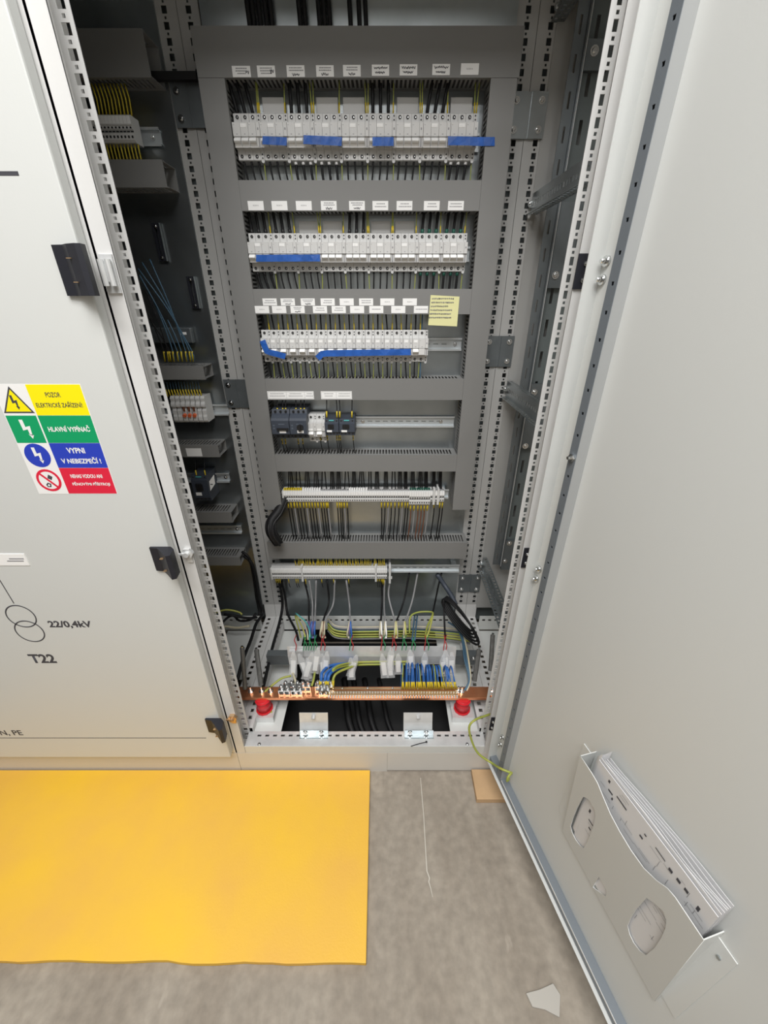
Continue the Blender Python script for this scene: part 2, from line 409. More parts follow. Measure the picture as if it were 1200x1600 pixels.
# shells
BY = 1.345
for (a, b, par) in ((XL - .8, XL, left), (XL, XR, mid), (XR, XR + .8, right)):
    put(MB().box(a + .0005, b - .0005, BY, BY + .0015, .1, CT), 'back_panel', 'back', par)
    put(MB().box(a + .0005, b - .0005, FY + .001, BY, CT - .002, CT), 'roof', 'paint', par)
    put(MB().box(a + .0005, b - .0005, FY + .0005, FY + .03, CT - .05, CT - .003), 'top_rail', 'paint', par)
put(MB().box(XL - .8, XL - .7985, FY + .03, BY, .1, CT - .003), 'side_panel', 'paint_inner_shaded', left)
put(MB().box(XR + .7985, XR + .8, FY + .03, BY, .1, CT - .003), 'side_panel', 'paint_inner_shaded', right)
# mounting plates
def mplate(j0, j1, par, z0=.153, notch=False):
    mb = MB(); mb.box(j0 + .0515, j1 - .0485, 1.305, 1.3078, z0, CT - .1)
    mb.box(j0 + .0515, j0 + .0535, 1.3078, 1.325, z0, CT - .1); mb.box(j1 - .0505, j1 - .0485, 1.3078, 1.325, z0, CT - .1)
    return put(mb, 'mounting_plate', 'zinc', par)
mplate(XL, XR, mid)
o = mplate(XL - .8, XL + .0, left)
# bay connecting brackets
for k, (j, v0, v1) in enumerate([(XR, 143, 217), (XR, 525, 573), (XR, 898, 925), (XL, 128, 200), (XL, 593, 637)]):
    za, zb = zY(v1, 1.303), zY(v0, 1.303); w0 = .044
    mb = MB(); mb.box(j - w0, j - .006, 1.302, 1.304, za, zb).box(j - .006, j + .006, 1.304, 1.306, za, zb).box(j + .006, j + w0, 1.302, 1.304, za, zb)
    o = put(mb, 'connecting_bracket', 'zinc_dark' if k not in (0,) else 'zinc', mid)
    for sx in (-1, 1):
        for zz in (za + .016, zb - .016):
            if j < 0 and sx > 0: continue
            screw(j + sx * .030, 1.302, zz, o)

# base frame
mb = MB()
mb.box(XL + .029, XR - .0347, FY, FY + .002, .1, .131)                       # white front face
o = put(mb, 'front_sill', 'paint', mid)
holes = [(x, x + .012, .030, .036) for x in [.03 + .0245 * i for i in range(31)]]
put(MB().plate((XL + .03, FY + .002, .131), (1,0,0), (0,1,0), XR - XL - .06, .046, .0015, holes).box(XL+.03, XR-.03, FY+.048, FY+.0495, .10, .1295), 'front_rail', 'zinc_bright', mid)
for sx, x0, x1 in ((-1, XL + .04, -.328), (1, .211, XR - .04)):
    put(MB().box(x0, x1, FY + .05, 1.249, .122, .125), 'gland_plate', 'paint', mid)
for (x0, x1, par) in ((XL + .045, XR - .045, mid), (XL - .76, XL - .045, left), (XR + .045, XR + .75, right)):
    wd = x1 - x0
    hs = [(x, x + .012, .046, .055) for x in [.012 + .025 * i for i in range(int(wd / .025))]]
    put(MB().plate((x0, 1.25, .132), (1,0,0), (0,0,1), wd, .072, .0015, hs).box(x0, x1, 1.2515, 1.28, .130, .132), 'rear_rail', 'paint', par)
# lower side rails of the base (two beside each joint)
for j, s, par in ((XL, -1, left), (XL, 1, mid), (XR, -1, mid), (XR, 1, right)):
    wd = .043; x0 = j + .0005 if s > 0 else j - .0005 - wd; u = .026 if s > 0 else wd - .026
    hs = [(u - .006, u + .006, y, y + .012) for y in [.03 + .025 * i for i in range(19)]]
    put(MB().plate((x0, .805, .150), (1,0,0), (0,1,0), wd, .50, .0015, hs).box(x0 if s < 0 else x0 + wd - .0015, x0 + .0015 if s < 0 else x0 + wd, .805, 1.305, .126, .1485), 'base_side_rail', 'strip_white', par)
    # side upright foot widening towards the rear upright
    zt = .215
    put(MB().add([(x0, 1.305, .150), (x0 + wd, 1.305, .150), (x0 + wd, 1.3085, zt), (x0, 1.3085, zt)], [(0, 1, 2, 3)]), 'corner_gusset', 'strip_white', par)
# gland plates in the neighbouring bays
put(MB().box(XL - .19, XL - .045, FY + .25, 1.249, .122, .125), 'gland_plate', 'paint', left)
put(MB().box(XR + .045, XR + .19, FY + .25, 1.249, .122, .125), 'gland_plate', 'paint', right)
put(MB().box(XR + .041, XR + .20, 1.306, 1.309, .2, CT - .1), 'rear_panel_strip', 'paint_inner_shaded', right)
# right bay: slotted vertical profiles and punched rails
mb = MB(); z0, z1 = .45, CT - .1
hs = [(.009, .014, z, z + .03) for z in [.02 + .06 * i for i in range(25)]]
mb.plate((.412, 1.262, z0), (1,0,0), (0,0,1), .026, z1 - z0, .0015, hs); mb.box(.437, .4395, 1.255, 1.30, z0, z1)
put(mb, 'slotted_profile', 'zinc_dark', right)
put(MB().box(.4395, .4405, 1.250, 1.256, z0, z1), 'profile_edge', 'zinc_bright', right)
mb = MB(); hs = [(.020, .028, z, z + .045) for z in [.03 + .085 * i for i in range(17)]] + [(.045, .053, z, z + .045) for z in [.03 + .085 * i for i in range(17)]]
mb.plate((.4415, 1.275, z0), (1,0,0), (0,0,1), .10, z1 - z0, .0015, hs)
put(mb, 'slotted_profile', 'back', right)
for v0, v1, us in ((315, 450, [(868, 430)]), (600, 700, [(835, 613), (821, 697)]), (845, 890, [(796, 849), (789, 877)]), (60, 110, [(929, 79)])):
    o = put(MB().box(.446, .50, 1.262, 1.274, zY(v1, 1.262), zY(v0, 1.262)), 'clamp_plate', 'zinc_dark', right)
    for u, v in us: p = atY(u, v, 1.26); screw(max(.452, p.x), 1.262, p.z, o, .008)
def side_rail(x0, zc, h, par, y0=.84, y1=1.30, m='zinc'):
    n = int((y1 - y0 - .02) / .0165)
    hs = [(.01 + .0165 * i, .018 + .0165 * i, .004, .012) for i in range(n)]
    mb = MB()
    mb.plate((x0, y1, zc - h/2), (0,-1,0), (0,0,1), y1 - y0, h, .0015, [(a, b, h/2 - .005, h/2 + .005) for a, b, c, d in hs])
    mb.plate((x0, y1, zc + h/2), (0,-1,0), (1,0,0), y1 - y0, .016, -.0015, hs)
    mb.plate((x0, y1, zc - h/2), (0,-1,0), (1,0,0), y1 - y0, .016, .0015, hs)
    mb.plate((x0 - .014, y1, zc - h/2 - .001), (0,-1,0), (1,0,0), y1 - y0, .014, .0015, hs)
    o = put(mb, 'side_rail', m, par)
    screw(x0 - .003, y1 - .0, zc, o); return o
side_rail(.383, H + .212, .042, right); side_rail(.383, H - .254, .045, right); side_rail(.383, H - .915, .045, right)
put(MB().box(xY(238, 120, 1.295), xY(309, 120, 1.295), 1.285, 1.30, zY(127, 1.295), zY(114, 1.295)), 'cross_rail', 'black', left)
side_rail(.383, H + .56, .042, right, m='zinc_dark')

# black hinge plates on the right lip
for (ua, ub, va, vb) in ((897, 921, 396, 452), (814, 829, 857, 887), (763, 775, 1122, 1141)):
    Y = FY - .003; vm = (va + vb) / 2; x0, x1 = xY(ua + 3, vm, Y), xY(ub - 3, vm, Y)
    o = put(MB().box(x0, x1, Y, FY - .0002, zY(vb, Y), zY(va, Y)), 'hinge_plate', 'magnet', mid)
    for t in (.25, .72):
        screw(x1 - .005, Y, zY(vb, Y) + t * (zY(va, Y) - zY(vb, Y)), o, .003)

# ------------------------------------------------------------------ closed left door
DY0, DY1 = .732, .7555
door = put(MB().box(-1.25, -.464, DY0, DY1, .116, CT - .01), 'door', 'paint', left, bevel=.003)
put(MB().box(-1.2, -.468, DY1 - .0, FY - .0002, .14, CT - .04), 'door_seal', 'black', left)
def flat(x0, x1, z0, z1, m, name, par, d=.0004, y=DY0): return MB().box(x0, x1, y - d, y, z0, z1).build(name, m, par)
# warning sign (a sheet with four rows)
sg = flat(-.690, -.533, .999, 1.212, 'sign_white', 'warning_sign', door, .0004); sg['label'] = 'four-row coloured warning sticker'
yy = DY0 - .0004
def quad(mb, x0, x1, z0, z1, d=.0002): mb.box(x0, x1, yy - d, yy, z0, z1)
rows = [(1.157, 1.2115), (1.105, 1.1565), (1.055, 1.1045), (1.0, 1.0545)]
mb = MB()
for i, (a, b) in enumerate(rows): mb.mi = i; quad(mb, -.6300, -.5340, a, b)
mb.mi = 1; quad(mb, -.6885, -.6330, 1.105, 1.1565)
def ngon(mb, pts, d): mb.prism([(x, z) for x, z in pts], yy, yy - d, 'y')
def circ(cx, cz, r, n=28): return [(cx + r * math.cos(6.28319 * k / n), cz + r * math.sin(6.28319 * k / n)) for k in range(n)]
mb.mi = 5; ngon(mb, [(-.6885, 1.161), (-.6325, 1.161), (-.6605, 1.2085)], .0002)
mb.mi = 0; ngon(mb, [(-.6835, 1.1638), (-.6375, 1.1638), (-.6605, 1.2028)], .0003)
mb.mi = 2; ngon(mb, circ(-.6605, 1.080, .0238), .0002)
mb.mi = 3; ngon(mb, circ(-.6590, 1.0285, .0235), .0002)
mb.mi = 4; ngon(mb, circ(-.6590, 1.0285, .0185), .0003)
mb.mi = 5; ngon(mb, [(-.656,1.041),(-.649,1.036),(-.653,1.029),(-.660,1.033)], .00035); ngon(mb, [(-.668,1.019),(-.663,1.024),(-.657,1.021),(-.659,1.014),(-.666,1.014)], .00035)
mb.mi = 4; ngon(mb, [(-.665,1.018),(-.662,1.021),(-.660,1.018),(-.663,1.0155)], .0004)
mb.mi = 3; ngon(mb, [(-.6745,1.0425),(-.6715,1.0455),(-.6435,1.0145),(-.6465,1.0115)], .00045)
def bolt(mb, cx, cz, h, w_=1.0):
    P = [(-.30*w_, .5), (-.02*w_, .5), (.0, .12), (.36*w_, .18), (.28*w_, -.32), (.40*w_, -.30), (.22*w_, -.5), (.02*w_, -.24), (.12*w_, -.28), (.10*w_, .0), (-.26*w_, -.06)]
    tris = [(0,1,2,10), (10,2,9), (2,3,9), (9,3,4,8), (5,6,7), (4,5,8), (8,5,7)]
    for t in tris: ngon(mb, [(cx + P[i][0] * h * .75, cz + P[i][1] * h) for i in t][::1], .0005)
mb.mi = 5; bolt(mb, -.6615, 1.180, .026, .8)
mb.mi = 4; bolt(mb, -.6605, 1.131, .036, .9); bolt(mb, -.6605, 1.080, .032, .9)
mb.build('sign_print', ['sign_yellow', 'sign_green', 'sign_blue', 'sign_red', 'sign_white', 'ink'], door)
y2 = yy - .0003
for (s, x, z, w_, h_, m, bd) in [
    ('POZOR', -.6010, 1.1895, .0265, .0085, 'ink', .01), ('ELEKTRICKÉ ZAŘÍZENÍ!', -.6245, 1.1715, .0830, .0105, 'ink', .01),
    ('HLAVNÍ VYPÍNAČ', -.6200, 1.1265, .0770, .0125, 'sign_white', .03),
    ('VYPNI', -.6010, 1.0845, .0340, .0110, 'sign_white', .03), ('V NEBEZPEČÍ !', -.6190, 1.0640, .0760, .0130, 'sign_white', .03),
    ('NEHAS VODOU ANI', -.6130, 1.0335, .0620, .0080, 'sign_white', .03), ('PĚNOVÝMI PŘÍSTROJI', -.6150, 1.0160, .0740, .0095, 'sign_white', .03)]:
    text_mesh(s, 'lettering', m, w_, h_, door, face_front(x, y2, z), bd)
# single-line diagram on the left door
def dline(p, q, wd, name='diagram_line'):
    a, b = atY(*p, DY0), atY(*q, DY0); d = (b - a).normalized(); n = Vector((-d.z, 0, d.x)) * wd / 2
    MB().add([a - n + Vector((0,-.0003,0)), b - n + Vector((0,-.0003,0)), b + n + Vector((0,-.0003,0)), a + n + Vector((0,-.0003,0)), a - n, b - n, b + n, a + n],
             [(0,1,2,3),(4,7,6,5),(0,4,5,1),(1,5,6,2),(2,6,7,3),(3,7,4,0)]).build(name, 'ink', door)
dline((-60, 271), (29, 271), .005); dline((-40, 841), (22, 943), .0022); dline((-60, 1153), (322, 1153), .0022)
def ring(cx, cz, r, t):
    mb = MB(); n = 40
    vs = []
    for k in range(n):
        c, s = math.cos(2*math.pi*k/n), math.sin(2*math.pi*k/n)
        vs += [(cx+(r-t/2)*c, DY0-.0004, cz+(r-t/2)*s), (cx+(r+t/2)*c, DY0-.0004, cz+(r+t/2)*s)]
    mb.add(vs, [(2*k, 2*k+1, (2*k+3) % (2*n), (2*k+2) % (2*n)) for k in range(n)]); mb.build('transformer_ring', 'ink', door)
c1 = atY(33, 963, DY0); c2 = atY(46.5, 986.5, DY0); ring(c1.x, c1.z, .0335, .003); ring(c2.x, c2.z, .0335, .003)
def dtext(s, u0, v0, u1, v1, bd=.02):
    a = atY(u0, v1, DY0); b = atY(u1, v0, DY0); x1 = xY(u1, v1, DY0)
    text_mesh(s, 'lettering', 'ink', x1 - a.x, b.z - a.z, door, face_front(a.x, DY0, a.z), bd)
dtext('22/0,4kV', 79, 970, 146, 982, .035); dtext('T22', 50, 1022, 90, 1036, .035); dtext('N, PE', 3, 1141, 38, 1150)
a = atY(2, 883, DY0); o = flat(-.90, xY(47, 883, DY0), zY(883, DY0), zY(865, DY0), 'label', 'name_plate', door, .0015)
o['label'] = 'white name plate above the transformer symbol'
for k, v in enumerate((872.5, 876)):
    flat(xY(12 + 3 * (1-k), v, DY0), xY(38, v, DY0), zY(v + .9, DY0), zY(v - .9, DY0), 'ink_grey', 'plate_print', door, .0018)
# black hinges with zinc keepers
for k, v in enumerate((423, 877, 1138)):
    zc = zY(v, .72); hh = (.034, .030, .028)[k]
    prof = [(-.502, .7318), (-.502, .727), (-.484, .7245), (-.470, .712), (-.452, .694 if k else .704), (-.444, .698 if k else .706), (-.447, .722), (-.458, .7318)]
    mb = MB(); mb.prism(prof, zc - hh, zc + hh, 'z')
    hg = mb.build('hinge', 'magnet', door)
    hg['label'] = 'black hinge with brass-coloured pin marks'
    MB().box(-.4725, -.4655, .7045 if k else .7075, .7105, zc + .0150, zc + .0162).box(-.4725, -.4655, .7045 if k else .7075, .7105, zc - .0162, zc - .0150).build('hinge_mark', 'brass', door)
    mb = MB()
    if k == 0:
        mb.box(-.4515, -.4300, .7530, .7568, zc - .030, zc + .024)
        mb.cyl((-.447, .748, zc - .02), (-.447, .748, zc + .017), .0045, 10); mb.cyl((-.4355, .748, zc - .02), (-.4355, .748, zc + .017), .0045, 10)
        mb.box(-.447, -.4355, .7495, .753, zc - .014, zc + .012)
    else:
        mb.cyl((-.437, .7568, zc), (-.437, .748, zc), .013, 6); mb.cyl((-.437, .748, zc), (-.437, .741, zc), .006, 10)
        mb.box(-.454, -.437, .744, .748, zc - .002, zc + .002); mb.box(-.443, -.431, .7530, .7568, zc - .026, zc)
    put(mb, 'door_keeper', 'brass' if k == 2 else 'zinc_bright', mid)

# ------------------------------------------------------------------ open door
T = Vector((.2345, -.972, 0)).normalized(); N = Vector((T.y, -T.x, 0))       # along the door / towards the cabinet inside
O = Vector((.336, .728, 0))
DW, DZ0, DZ1 = .80, .114, CT - .01
def dp(s, z, h=0.): p = O + T * s + N * h; return Vector((p.x, p.y, z))
def dbox(mb, s0, s1, h0, h1, z0, z1):
    vs = [dp(s, z, h) for z in (z0, z1) for s, h in ((s0, h0), (s1, h0), (s1, h1), (s0, h1))]
    return mb.add(vs, [(0,1,2,3),(7,6,5,4),(4,5,1,0),(5,6,2,1),(6,7,3,2),(7,4,0,3)])
mb = MB()
dbox(mb, 0, DW, -.002, 0, DZ0, DZ1)
dbox(mb, -.0015, 0, -.002, .027, DZ0, DZ1); dbox(mb, DW, DW + .0015, -.002, .027, DZ0, DZ1)
dbox(mb, 0, DW, .0, .027, DZ0, DZ0 + .0015); dbox(mb, 0, DW, .0, .027, DZ1 - .0015, DZ1)
od = put(mb, 'door', 'paint', mid); od['label'] = 'grey door swung open to the right'
# tubular frame with punched face
def dplate(s0, s1, z0, z1, h, holes):
    mb = MB(); mb.plate(dp(s1, z0, h), -T, (0,0,1), s1 - s0, z1 - z0, .0015, [(s1 - b, s1 - a, c - z0, d - z0) for a, b, c, d in holes]); return mb
z = DZ0 + .05; hs = []
while z < DZ1 - .05: hs.append((.0545, .0595, z - .0025, z + .0025)); z += .0375
mb = dplate(.0475, .066, DZ0 + .022, DZ1 - .02, .020, hs)
dbox(mb, .0475, .049, 0.0002, .0185, DZ0 + .022, DZ1 - .02)
tf = mb.build('frame_tube', 'tube_zinc', od)
mb = MB(); dbox(mb, .0645, .066, 0.0002, .0200, DZ0 + .022, DZ1 - .02); dbox(mb, .0645, .0662, .0192, .0207, DZ0 + .022, DZ1 - .02); mb.build('frame_tube_edge', 'tube_light', od)
mb = MB(); dbox(mb, .0, DW, .0002, .020, DZ0 + .0045, DZ0 + .022); mb.build('frame_tube', 'tube_zinc', od)
mb = MB(); dbox(mb, .07, DW, .0195, .0205, DZ0 + .0195, DZ0 + .0235); mb.build('frame_tube_edge', 'zinc_bright', od)
for (u, v) in ((949, 408), (942, 437), (843, 889), (839, 904), (786, 1152), (783, 1163)):
    d = ray(u, v); Np = O; den = d[0]*N.x + d[1]*N.y; kk = (O.x*N.x + O.y*N.y) / den
    P = Vector((d[0]*kk, d[1]*kk, H + d[2]*kk)); mb = MB(); mb.cyl(P, P + N*.004, .0075, 12); mb.cyl(P + N*.004, P + N*.012, .0045, 10, .003); mb.build('hinge_bolt', 'steel', od, smooth=True)
P = dp(.058, 1.10, .020); MB().cyl(P, P + N*.006, .007, 6).cyl(P + N*.006, P + N*.012, .003, 8).build('nut', 'steel', od)
# document pocket
MW = Matrix((( T.x, 0, N.x, O.x), (T.y, 0, N.y, O.y), (0, 1, 0, 0), (0, 0, 0, 1)))   # (s, z, h) -> world
def arc(c, r, a0, a1, n=10, sx=1.): return [(c[0] + sx * r * math.cos(R(a0 + (a1 - a0) * i / n)), c[1] + r * math.sin(R(a0 + (a1 - a0) * i / n))) for i in range(n + 1)]
hp = .035
top = [(.274, .591), (.306, .591), (.322, .588), (.340, .575), (.360, .562), (.383, .555), (.410, .552), (.435, .556), (.455, .570), (.470, .587), (.482, .592), (.527, .592)]
outer = [(.274, .300)] + top + [(.527, .300)]
h1 = [(.302,.501),(.310,.512),(.318,.518),(.332,.515),(.337,.500),(.338,.480),(.338,.450),(.336,.400),(.332,.364),(.322,.352),(.310,.347),(.298,.350),(.291,.360),(.292,.395),(.295,.440)]
h2 = [(.455,.504),(.466,.519),(.479,.531),(.487,.523),(.491,.506),(.493,.470),(.493,.425),(.489,.373),(.480,.357),(.468,.350),(.458,.353),(.450,.365),(.449,.400),(.450,.440)]
h3 = [(.378,.360),(.400,.360),(.401,.340),(.374,.300)][::-1]
SL = .107
MP = Matrix(((T.x, N.x*SL, N.x, O.x), (T.y, N.y*SL, N.y, O.y), (0, 1, 0, 0), (0, 0, 0, 1)))
pk = outline([outer, h1, h2, h3], .0015, 'document_pocket', 'paint', od, MP @ Matrix.Translation((0, 0, hp - .591 * SL)))
pk['label'] = 'sheet metal document pocket with cut-outs'
mb = MB()
for s0, s1 in ((.274, .2755), (.5255, .527)):
    hb = hp + (.300 - .591) * SL; vs = [dp(s, z, h) for s in (s0, s1) for z, h in ((.300, .0004), (.591, .0004), (.591, hp), (.300, hb))]
    mb.add(vs, [(0,1,2,3),(7,6,5,4),(0,4,5,1),(1,5,6,2),(2,6,7,3),(3,7,4,0)])
dbox(mb, .247, .2755, .0003, .0018, .33, .573); dbox(mb, .5255, .553, .0003, .0018, .33, .573); dbox(mb, .274, .527, .0004, hp + (.300 - .591) * SL, .299, .3005)
mb.build('pocket_side', 'paint', od)
for s, z in ((.262, .545), (.539, .545)): P = dp(s, z, .0018); MB().cyl(P, P + N*.002, .003, 8).build('rivet', 'zinc', od)
# folded documents in the pocket
doc = empty('document_stack', dp(.40, .31, .015)); tag(doc, 'folded stack of printed wiring diagrams in the metal door pocket', 'papers')
def leaf(s0, s1, zt0, zt1, h0, h1, wav, ph, m='paper', nm='sheet', z0=.315, th=.0007):
    n = 18; A = []; Bk = []; mb = MB()
    for i in range(n + 1):
        t = i / n; s = s0 + (s1 - s0) * t; zt = zt0 + (zt1 - zt0) * t; hw = wav * math.sin(ph + t * 7.5) + wav * .5 * math.sin(ph * 2 + t * 13)
        for (z, h) in ((z0, h0), (zt * .5 + z0 * .5, h0 * .5 + h1 * .5 + hw * .4), (zt, h1 + hw)):
            A.append(dp(s, z, h)); Bk.append(dp(s, z, h - th))
    k = len(A); fs = []
    for i in range(n):
        for j in range(2):
            a = i*3 + j; fs += [(a, a+3, a+4, a+1), (k+a+1, k+a+4, k+a+3, k+a)]
        a = i*3 + 2; fs.append((a, a+3, k+a+3, k+a))
    for e in (0, n):
        for j in range(2): a = e*3 + j; fs.append((a, a+1, k+a+1, k+a))
    mb.add(A + Bk, fs); o = put(mb, nm, m, doc, smooth=False); return o
leaf(.305, .519, .622, .652, .0008, .004, .0014, .3)
leaf(.305, .519, .620, .650, .0014, .008, .0018, .9)
leaf(.305, .519, .618, .648, .0020, .012, .0020, 1.5)
leaf(.304, .519, .616, .646, .0026, .0155, .0018, 2.1)
leaf(.302, .520, .618, .644, .0032, .0190, .0012, 2.3)
fs_ = leaf(.300, .520, .625, .642, .0038, .0215, .0006, .2)
leaf(.302, .520, .620, .636, .0044, .0245, .0003, .2, th=.001)
# top fold joining
mb = MB(); q = []
for i in range(11):
    a0 = math.pi * i / 10; q.append((.304 - .012 * math.sin(a0), .0145 - .0095 * math.cos(a0)))
for (s0_, h0_), (s1_, h1_) in zip(q, q[1:]):
    mb.add([dp(s0_, .36, h0_ * .35), dp(s1_, .36, h1_ * .35), dp(s1_, .640 - (.304 - s1_) * 2.6, h1_), dp(s0_, .640 - (.304 - s0_) * 2.6, h0_)], [(0,1,2,3)])
put(mb, 'folded_edge', 'paper', doc)
# drawing print on the front sheet
mb = MB(); random.seed(3)
def mark(s, z, ds, dz, m=0, h=None):
    mb.mi = m; t = (s - .302) / .218; u = (z - .315) / (.620 + .016 * t - .315)
    hh = .0044 + (.0245 - .0044) * u + .0008
    vs = [dp(s, z, hh), dp(s + ds, z, hh), dp(s + ds, z + dz, hh), dp(s, z + dz, hh)]; mb.add(vs, [(0,1,2,3)])
for k in range(46): mark(random.uniform(.315, .50), random.uniform(.40, .615), random.uniform(.004, .03), .0008)
for k in range(26): mark(random.uniform(.315, .51), random.uniform(.38, .60), .0008, random.uniform(.006, .03))
for (s, z, a, b) in [(.335,.585,.010,.004),(.352,.596,.022,.003),(.330,.602,.004,.010),(.345,.575,.003,.006),(.405,.585,.006,.004),(.43,.605,.018,.002),(.455,.60,.006,.006),(.468,.602,.006,.006),(.48,.604,.006,.006),(.41,.60,.004,.003),(.50,.60,.004,.010),(.315,.47,.004,.01),(.32,.45,.012,.003),(.335,.49,.003,.012),(.325,.43,.006,.004),(.34,.46,.004,.006),(.318,.51,.006,.006)]: mark(s, z, a, b, 1)
put(mb, 'printed_lines', ['ink_grey', 'ink'], doc)
# earth wire from cabinet to door
wire([atY(778, 1112, .80), atY(760, 1118, .765), atY(742, 1125, .735), atY(733, 1137, .725), atY(738, 1160, .715), atY(748, 1178, .705), atY(768, 1192, .69), dp(.085, .192, .004) + Vector((-.03, .01, .004)), dp(.088, .197, .006)],
     .0032, 'green_yellow', 'green and yellow earth wire looping from frame to open door', name='earth_wire', n=8)
wire([dp(.088, .200, .010), dp(.094, .197, .022), dp(.094, .178, .022), dp(.088, .174, .012)], .0032, 'green_yellow', 'short green and yellow earth wire tail at the door bolt', name='earth_wire', n=8)

# ------------------------------------------------------------------ wiring ducts
def duct(axis, x0, x1, z0, z1, label, yf=1.235, yb=1.3045, slotted=(True, True), cut=0., par=None, taper=0.):
    d = empty('wiring_duct', ((x0 + x1) / 2, yb, z0)); tag(d, label, 'wiring duct', None)
    mb = MB(); mb.box(x0, x1, yf, yf + .002, z0, z1)
    if axis == 'h': mb.box(x0, x1, yf + .002, yf + .010, z1 - .0016, z1).box(x0, x1, yf + .002, yf + .010, z0, z0 + .0016)
    else: mb.box(x0, x0 + .0016, yf + .002, yf + .010, z0, z1).box(x1 - .0016, x1, yf + .002, yf + .010, z0, z1)
    put(mb, 'cover', 'duct', d)
    put(MB().box(x0 + .001, x1 - .001, yb - .002, yb, z0 + .001, z1 - .001), 'base', 'duct', d)
    L = (x1 - x0) if axis == 'h' else (z1 - z0); n = int((L - .01) / .010)
    dep = yb - .002 - (yf + .002)
    for k in (0, 1):
        hs = [(.006 + .010 * i, .0112 + .010 * i, .006, dep - .010) for i in range(n)] if slotted[k] else []
        mb = MB()
        if axis == 'h':
            z = (z0 + .0018) if k == 0 else (z1 - .0018)
            mb.plate((x0, yf + .002, z), (1,0,0), (0,1,0), L, dep, .0014 if k else -.0014, hs)
        else:
            x = (x0 + .0018) if k == 0 else (x1 - .0018)
            mb.plate((x, yf + .002, z0), (0,0,1), (0,1,0), L, dep, .0014 if k == 0 else -.0014, hs)
        put(mb, 'slotted_wall', 'duct', d)
    return d
DX0, DX1 = -.3512, .2352
DB = H
duct_top = duct('h', -.4097, .2975, DB + .4262, DB + .5053, 'top horizontal grey wiring duct with nine white labels')
duct_l = duct('v', -.4097, -.3515, DB - .648, DB + .4255, 'left vertical grey wiring duct framing the breaker rows', slotted=(False, True))
duct_r = duct('v', .2356, .2938, DB - .648, DB + .4255, 'right vertical grey wiring duct framing the breaker rows', slotted=(True, False))
d2 = duct('h', DX0, DX1, DB + .1881, DB + .2483, 'grey wiring duct between first and second breaker rows')
d3 = duct('h', DX0, DX1, DB - .042, DB + .019, 'grey wiring duct with double row of white labels and sticky note')
d4 = duct('h', DX0, DX1, DB - .2743, DB - .213, 'grey wiring duct with two long label strips above the contactors')
d5 = duct('h', DX0, DX1, DB - .506, DB - .4486, 'plain grey wiring duct below the dark contactors')
d6 = duct('h', -.4225, .3017, DB - .8518, DB - .7820, 'lowest grey wiring duct, without labels, between the terminal strips')
# left bay ducts
LX = -.95
for (v0, v1, xr, lab) in [(44, 121, -.512, 'dark top wiring duct in the closed left bay'), (249, 293, -.525, 'open-ended wiring duct below the dim terminal blocks in left bay'),
                          (572.3, 593.3, -.526, 'cut-ended wiring duct above the white and orange terminals'), (696, 714.3, -.529, 'cut-ended left bay duct with a white label'),
                          (800.5, 816.8, -.530, 'cut-ended left bay duct under the small contactor'), (870.5, 883.6, -.531, 'lowest cut-ended duct in the left bay')]:
    dd = duct('h', LX, xr, zY(v1, 1.235), zY(v0, 1.235), lab)
    if v0 == 696:
        Y = 1.2348; put(MB().box(xY(291, 706, Y), xY(315, 706, Y), Y, 1.235, zY(713, Y), zY(700.5, Y)), 'paper_label', 'label', dd)

# paper labels on the ducts
def rnd_lines(mb, x0, x1, z0, z1, y, rows, mats=0):
    hh = (z1 - z0)
    for r_ in range(rows):
        zc = z1 - hh * (r_ + 1) / (rows + 1); L = (x1 - x0) * random.uniform(.45, .8); c = (x0 + x1) / 2; x = c - L / 2
        while x < c + L / 2:
            w_ = random.uniform(.0012, .003); mb.box(x, x + w_, y - .0002, y, zc - .0010, zc + .0010); x += w_ + .0006
def scribble(mb, x0, x1, z0, z1, y, k=9):
    x = x0; up = True; pts = []
    for i in range(k + 1): pts.append((x0 + (x1 - x0) * i / k + random.uniform(-.0006, .0006), random.uniform(z0, z0 + (z1-z0)*.35) if i % 2 else random.uniform(z0 + (z1-z0)*.65, z1)))
    for (a, b), (c, d) in zip(pts, pts[1:]):
        v = Vector((c - a, d - b)); n = Vector((-v.y, v.x)).normalized() * .0006
        mb.add([(a - n.x, y - .0003, b - n.y), (c - n.x, y - .0003, d - n.y), (c + n.x, y - .0003, d + n.y), (a + n.x, y - .0003, b + n.y)], [(0,1,2,3)])
WORD = None
def word_mesh():
    global WORD
    dummy = MB().box(0, .001, 0, .001, 0, .001).build('tmp', 'ink')
    o = text_mesh('REZERVA', 'lettering', 'ink_grey', .014, .0026, dummy, face_front(0, 0, 0), .0); WORD = o.data
    bpy.data.objects.remove(o); bpy.data.objects.remove(dummy)
word_mesh()
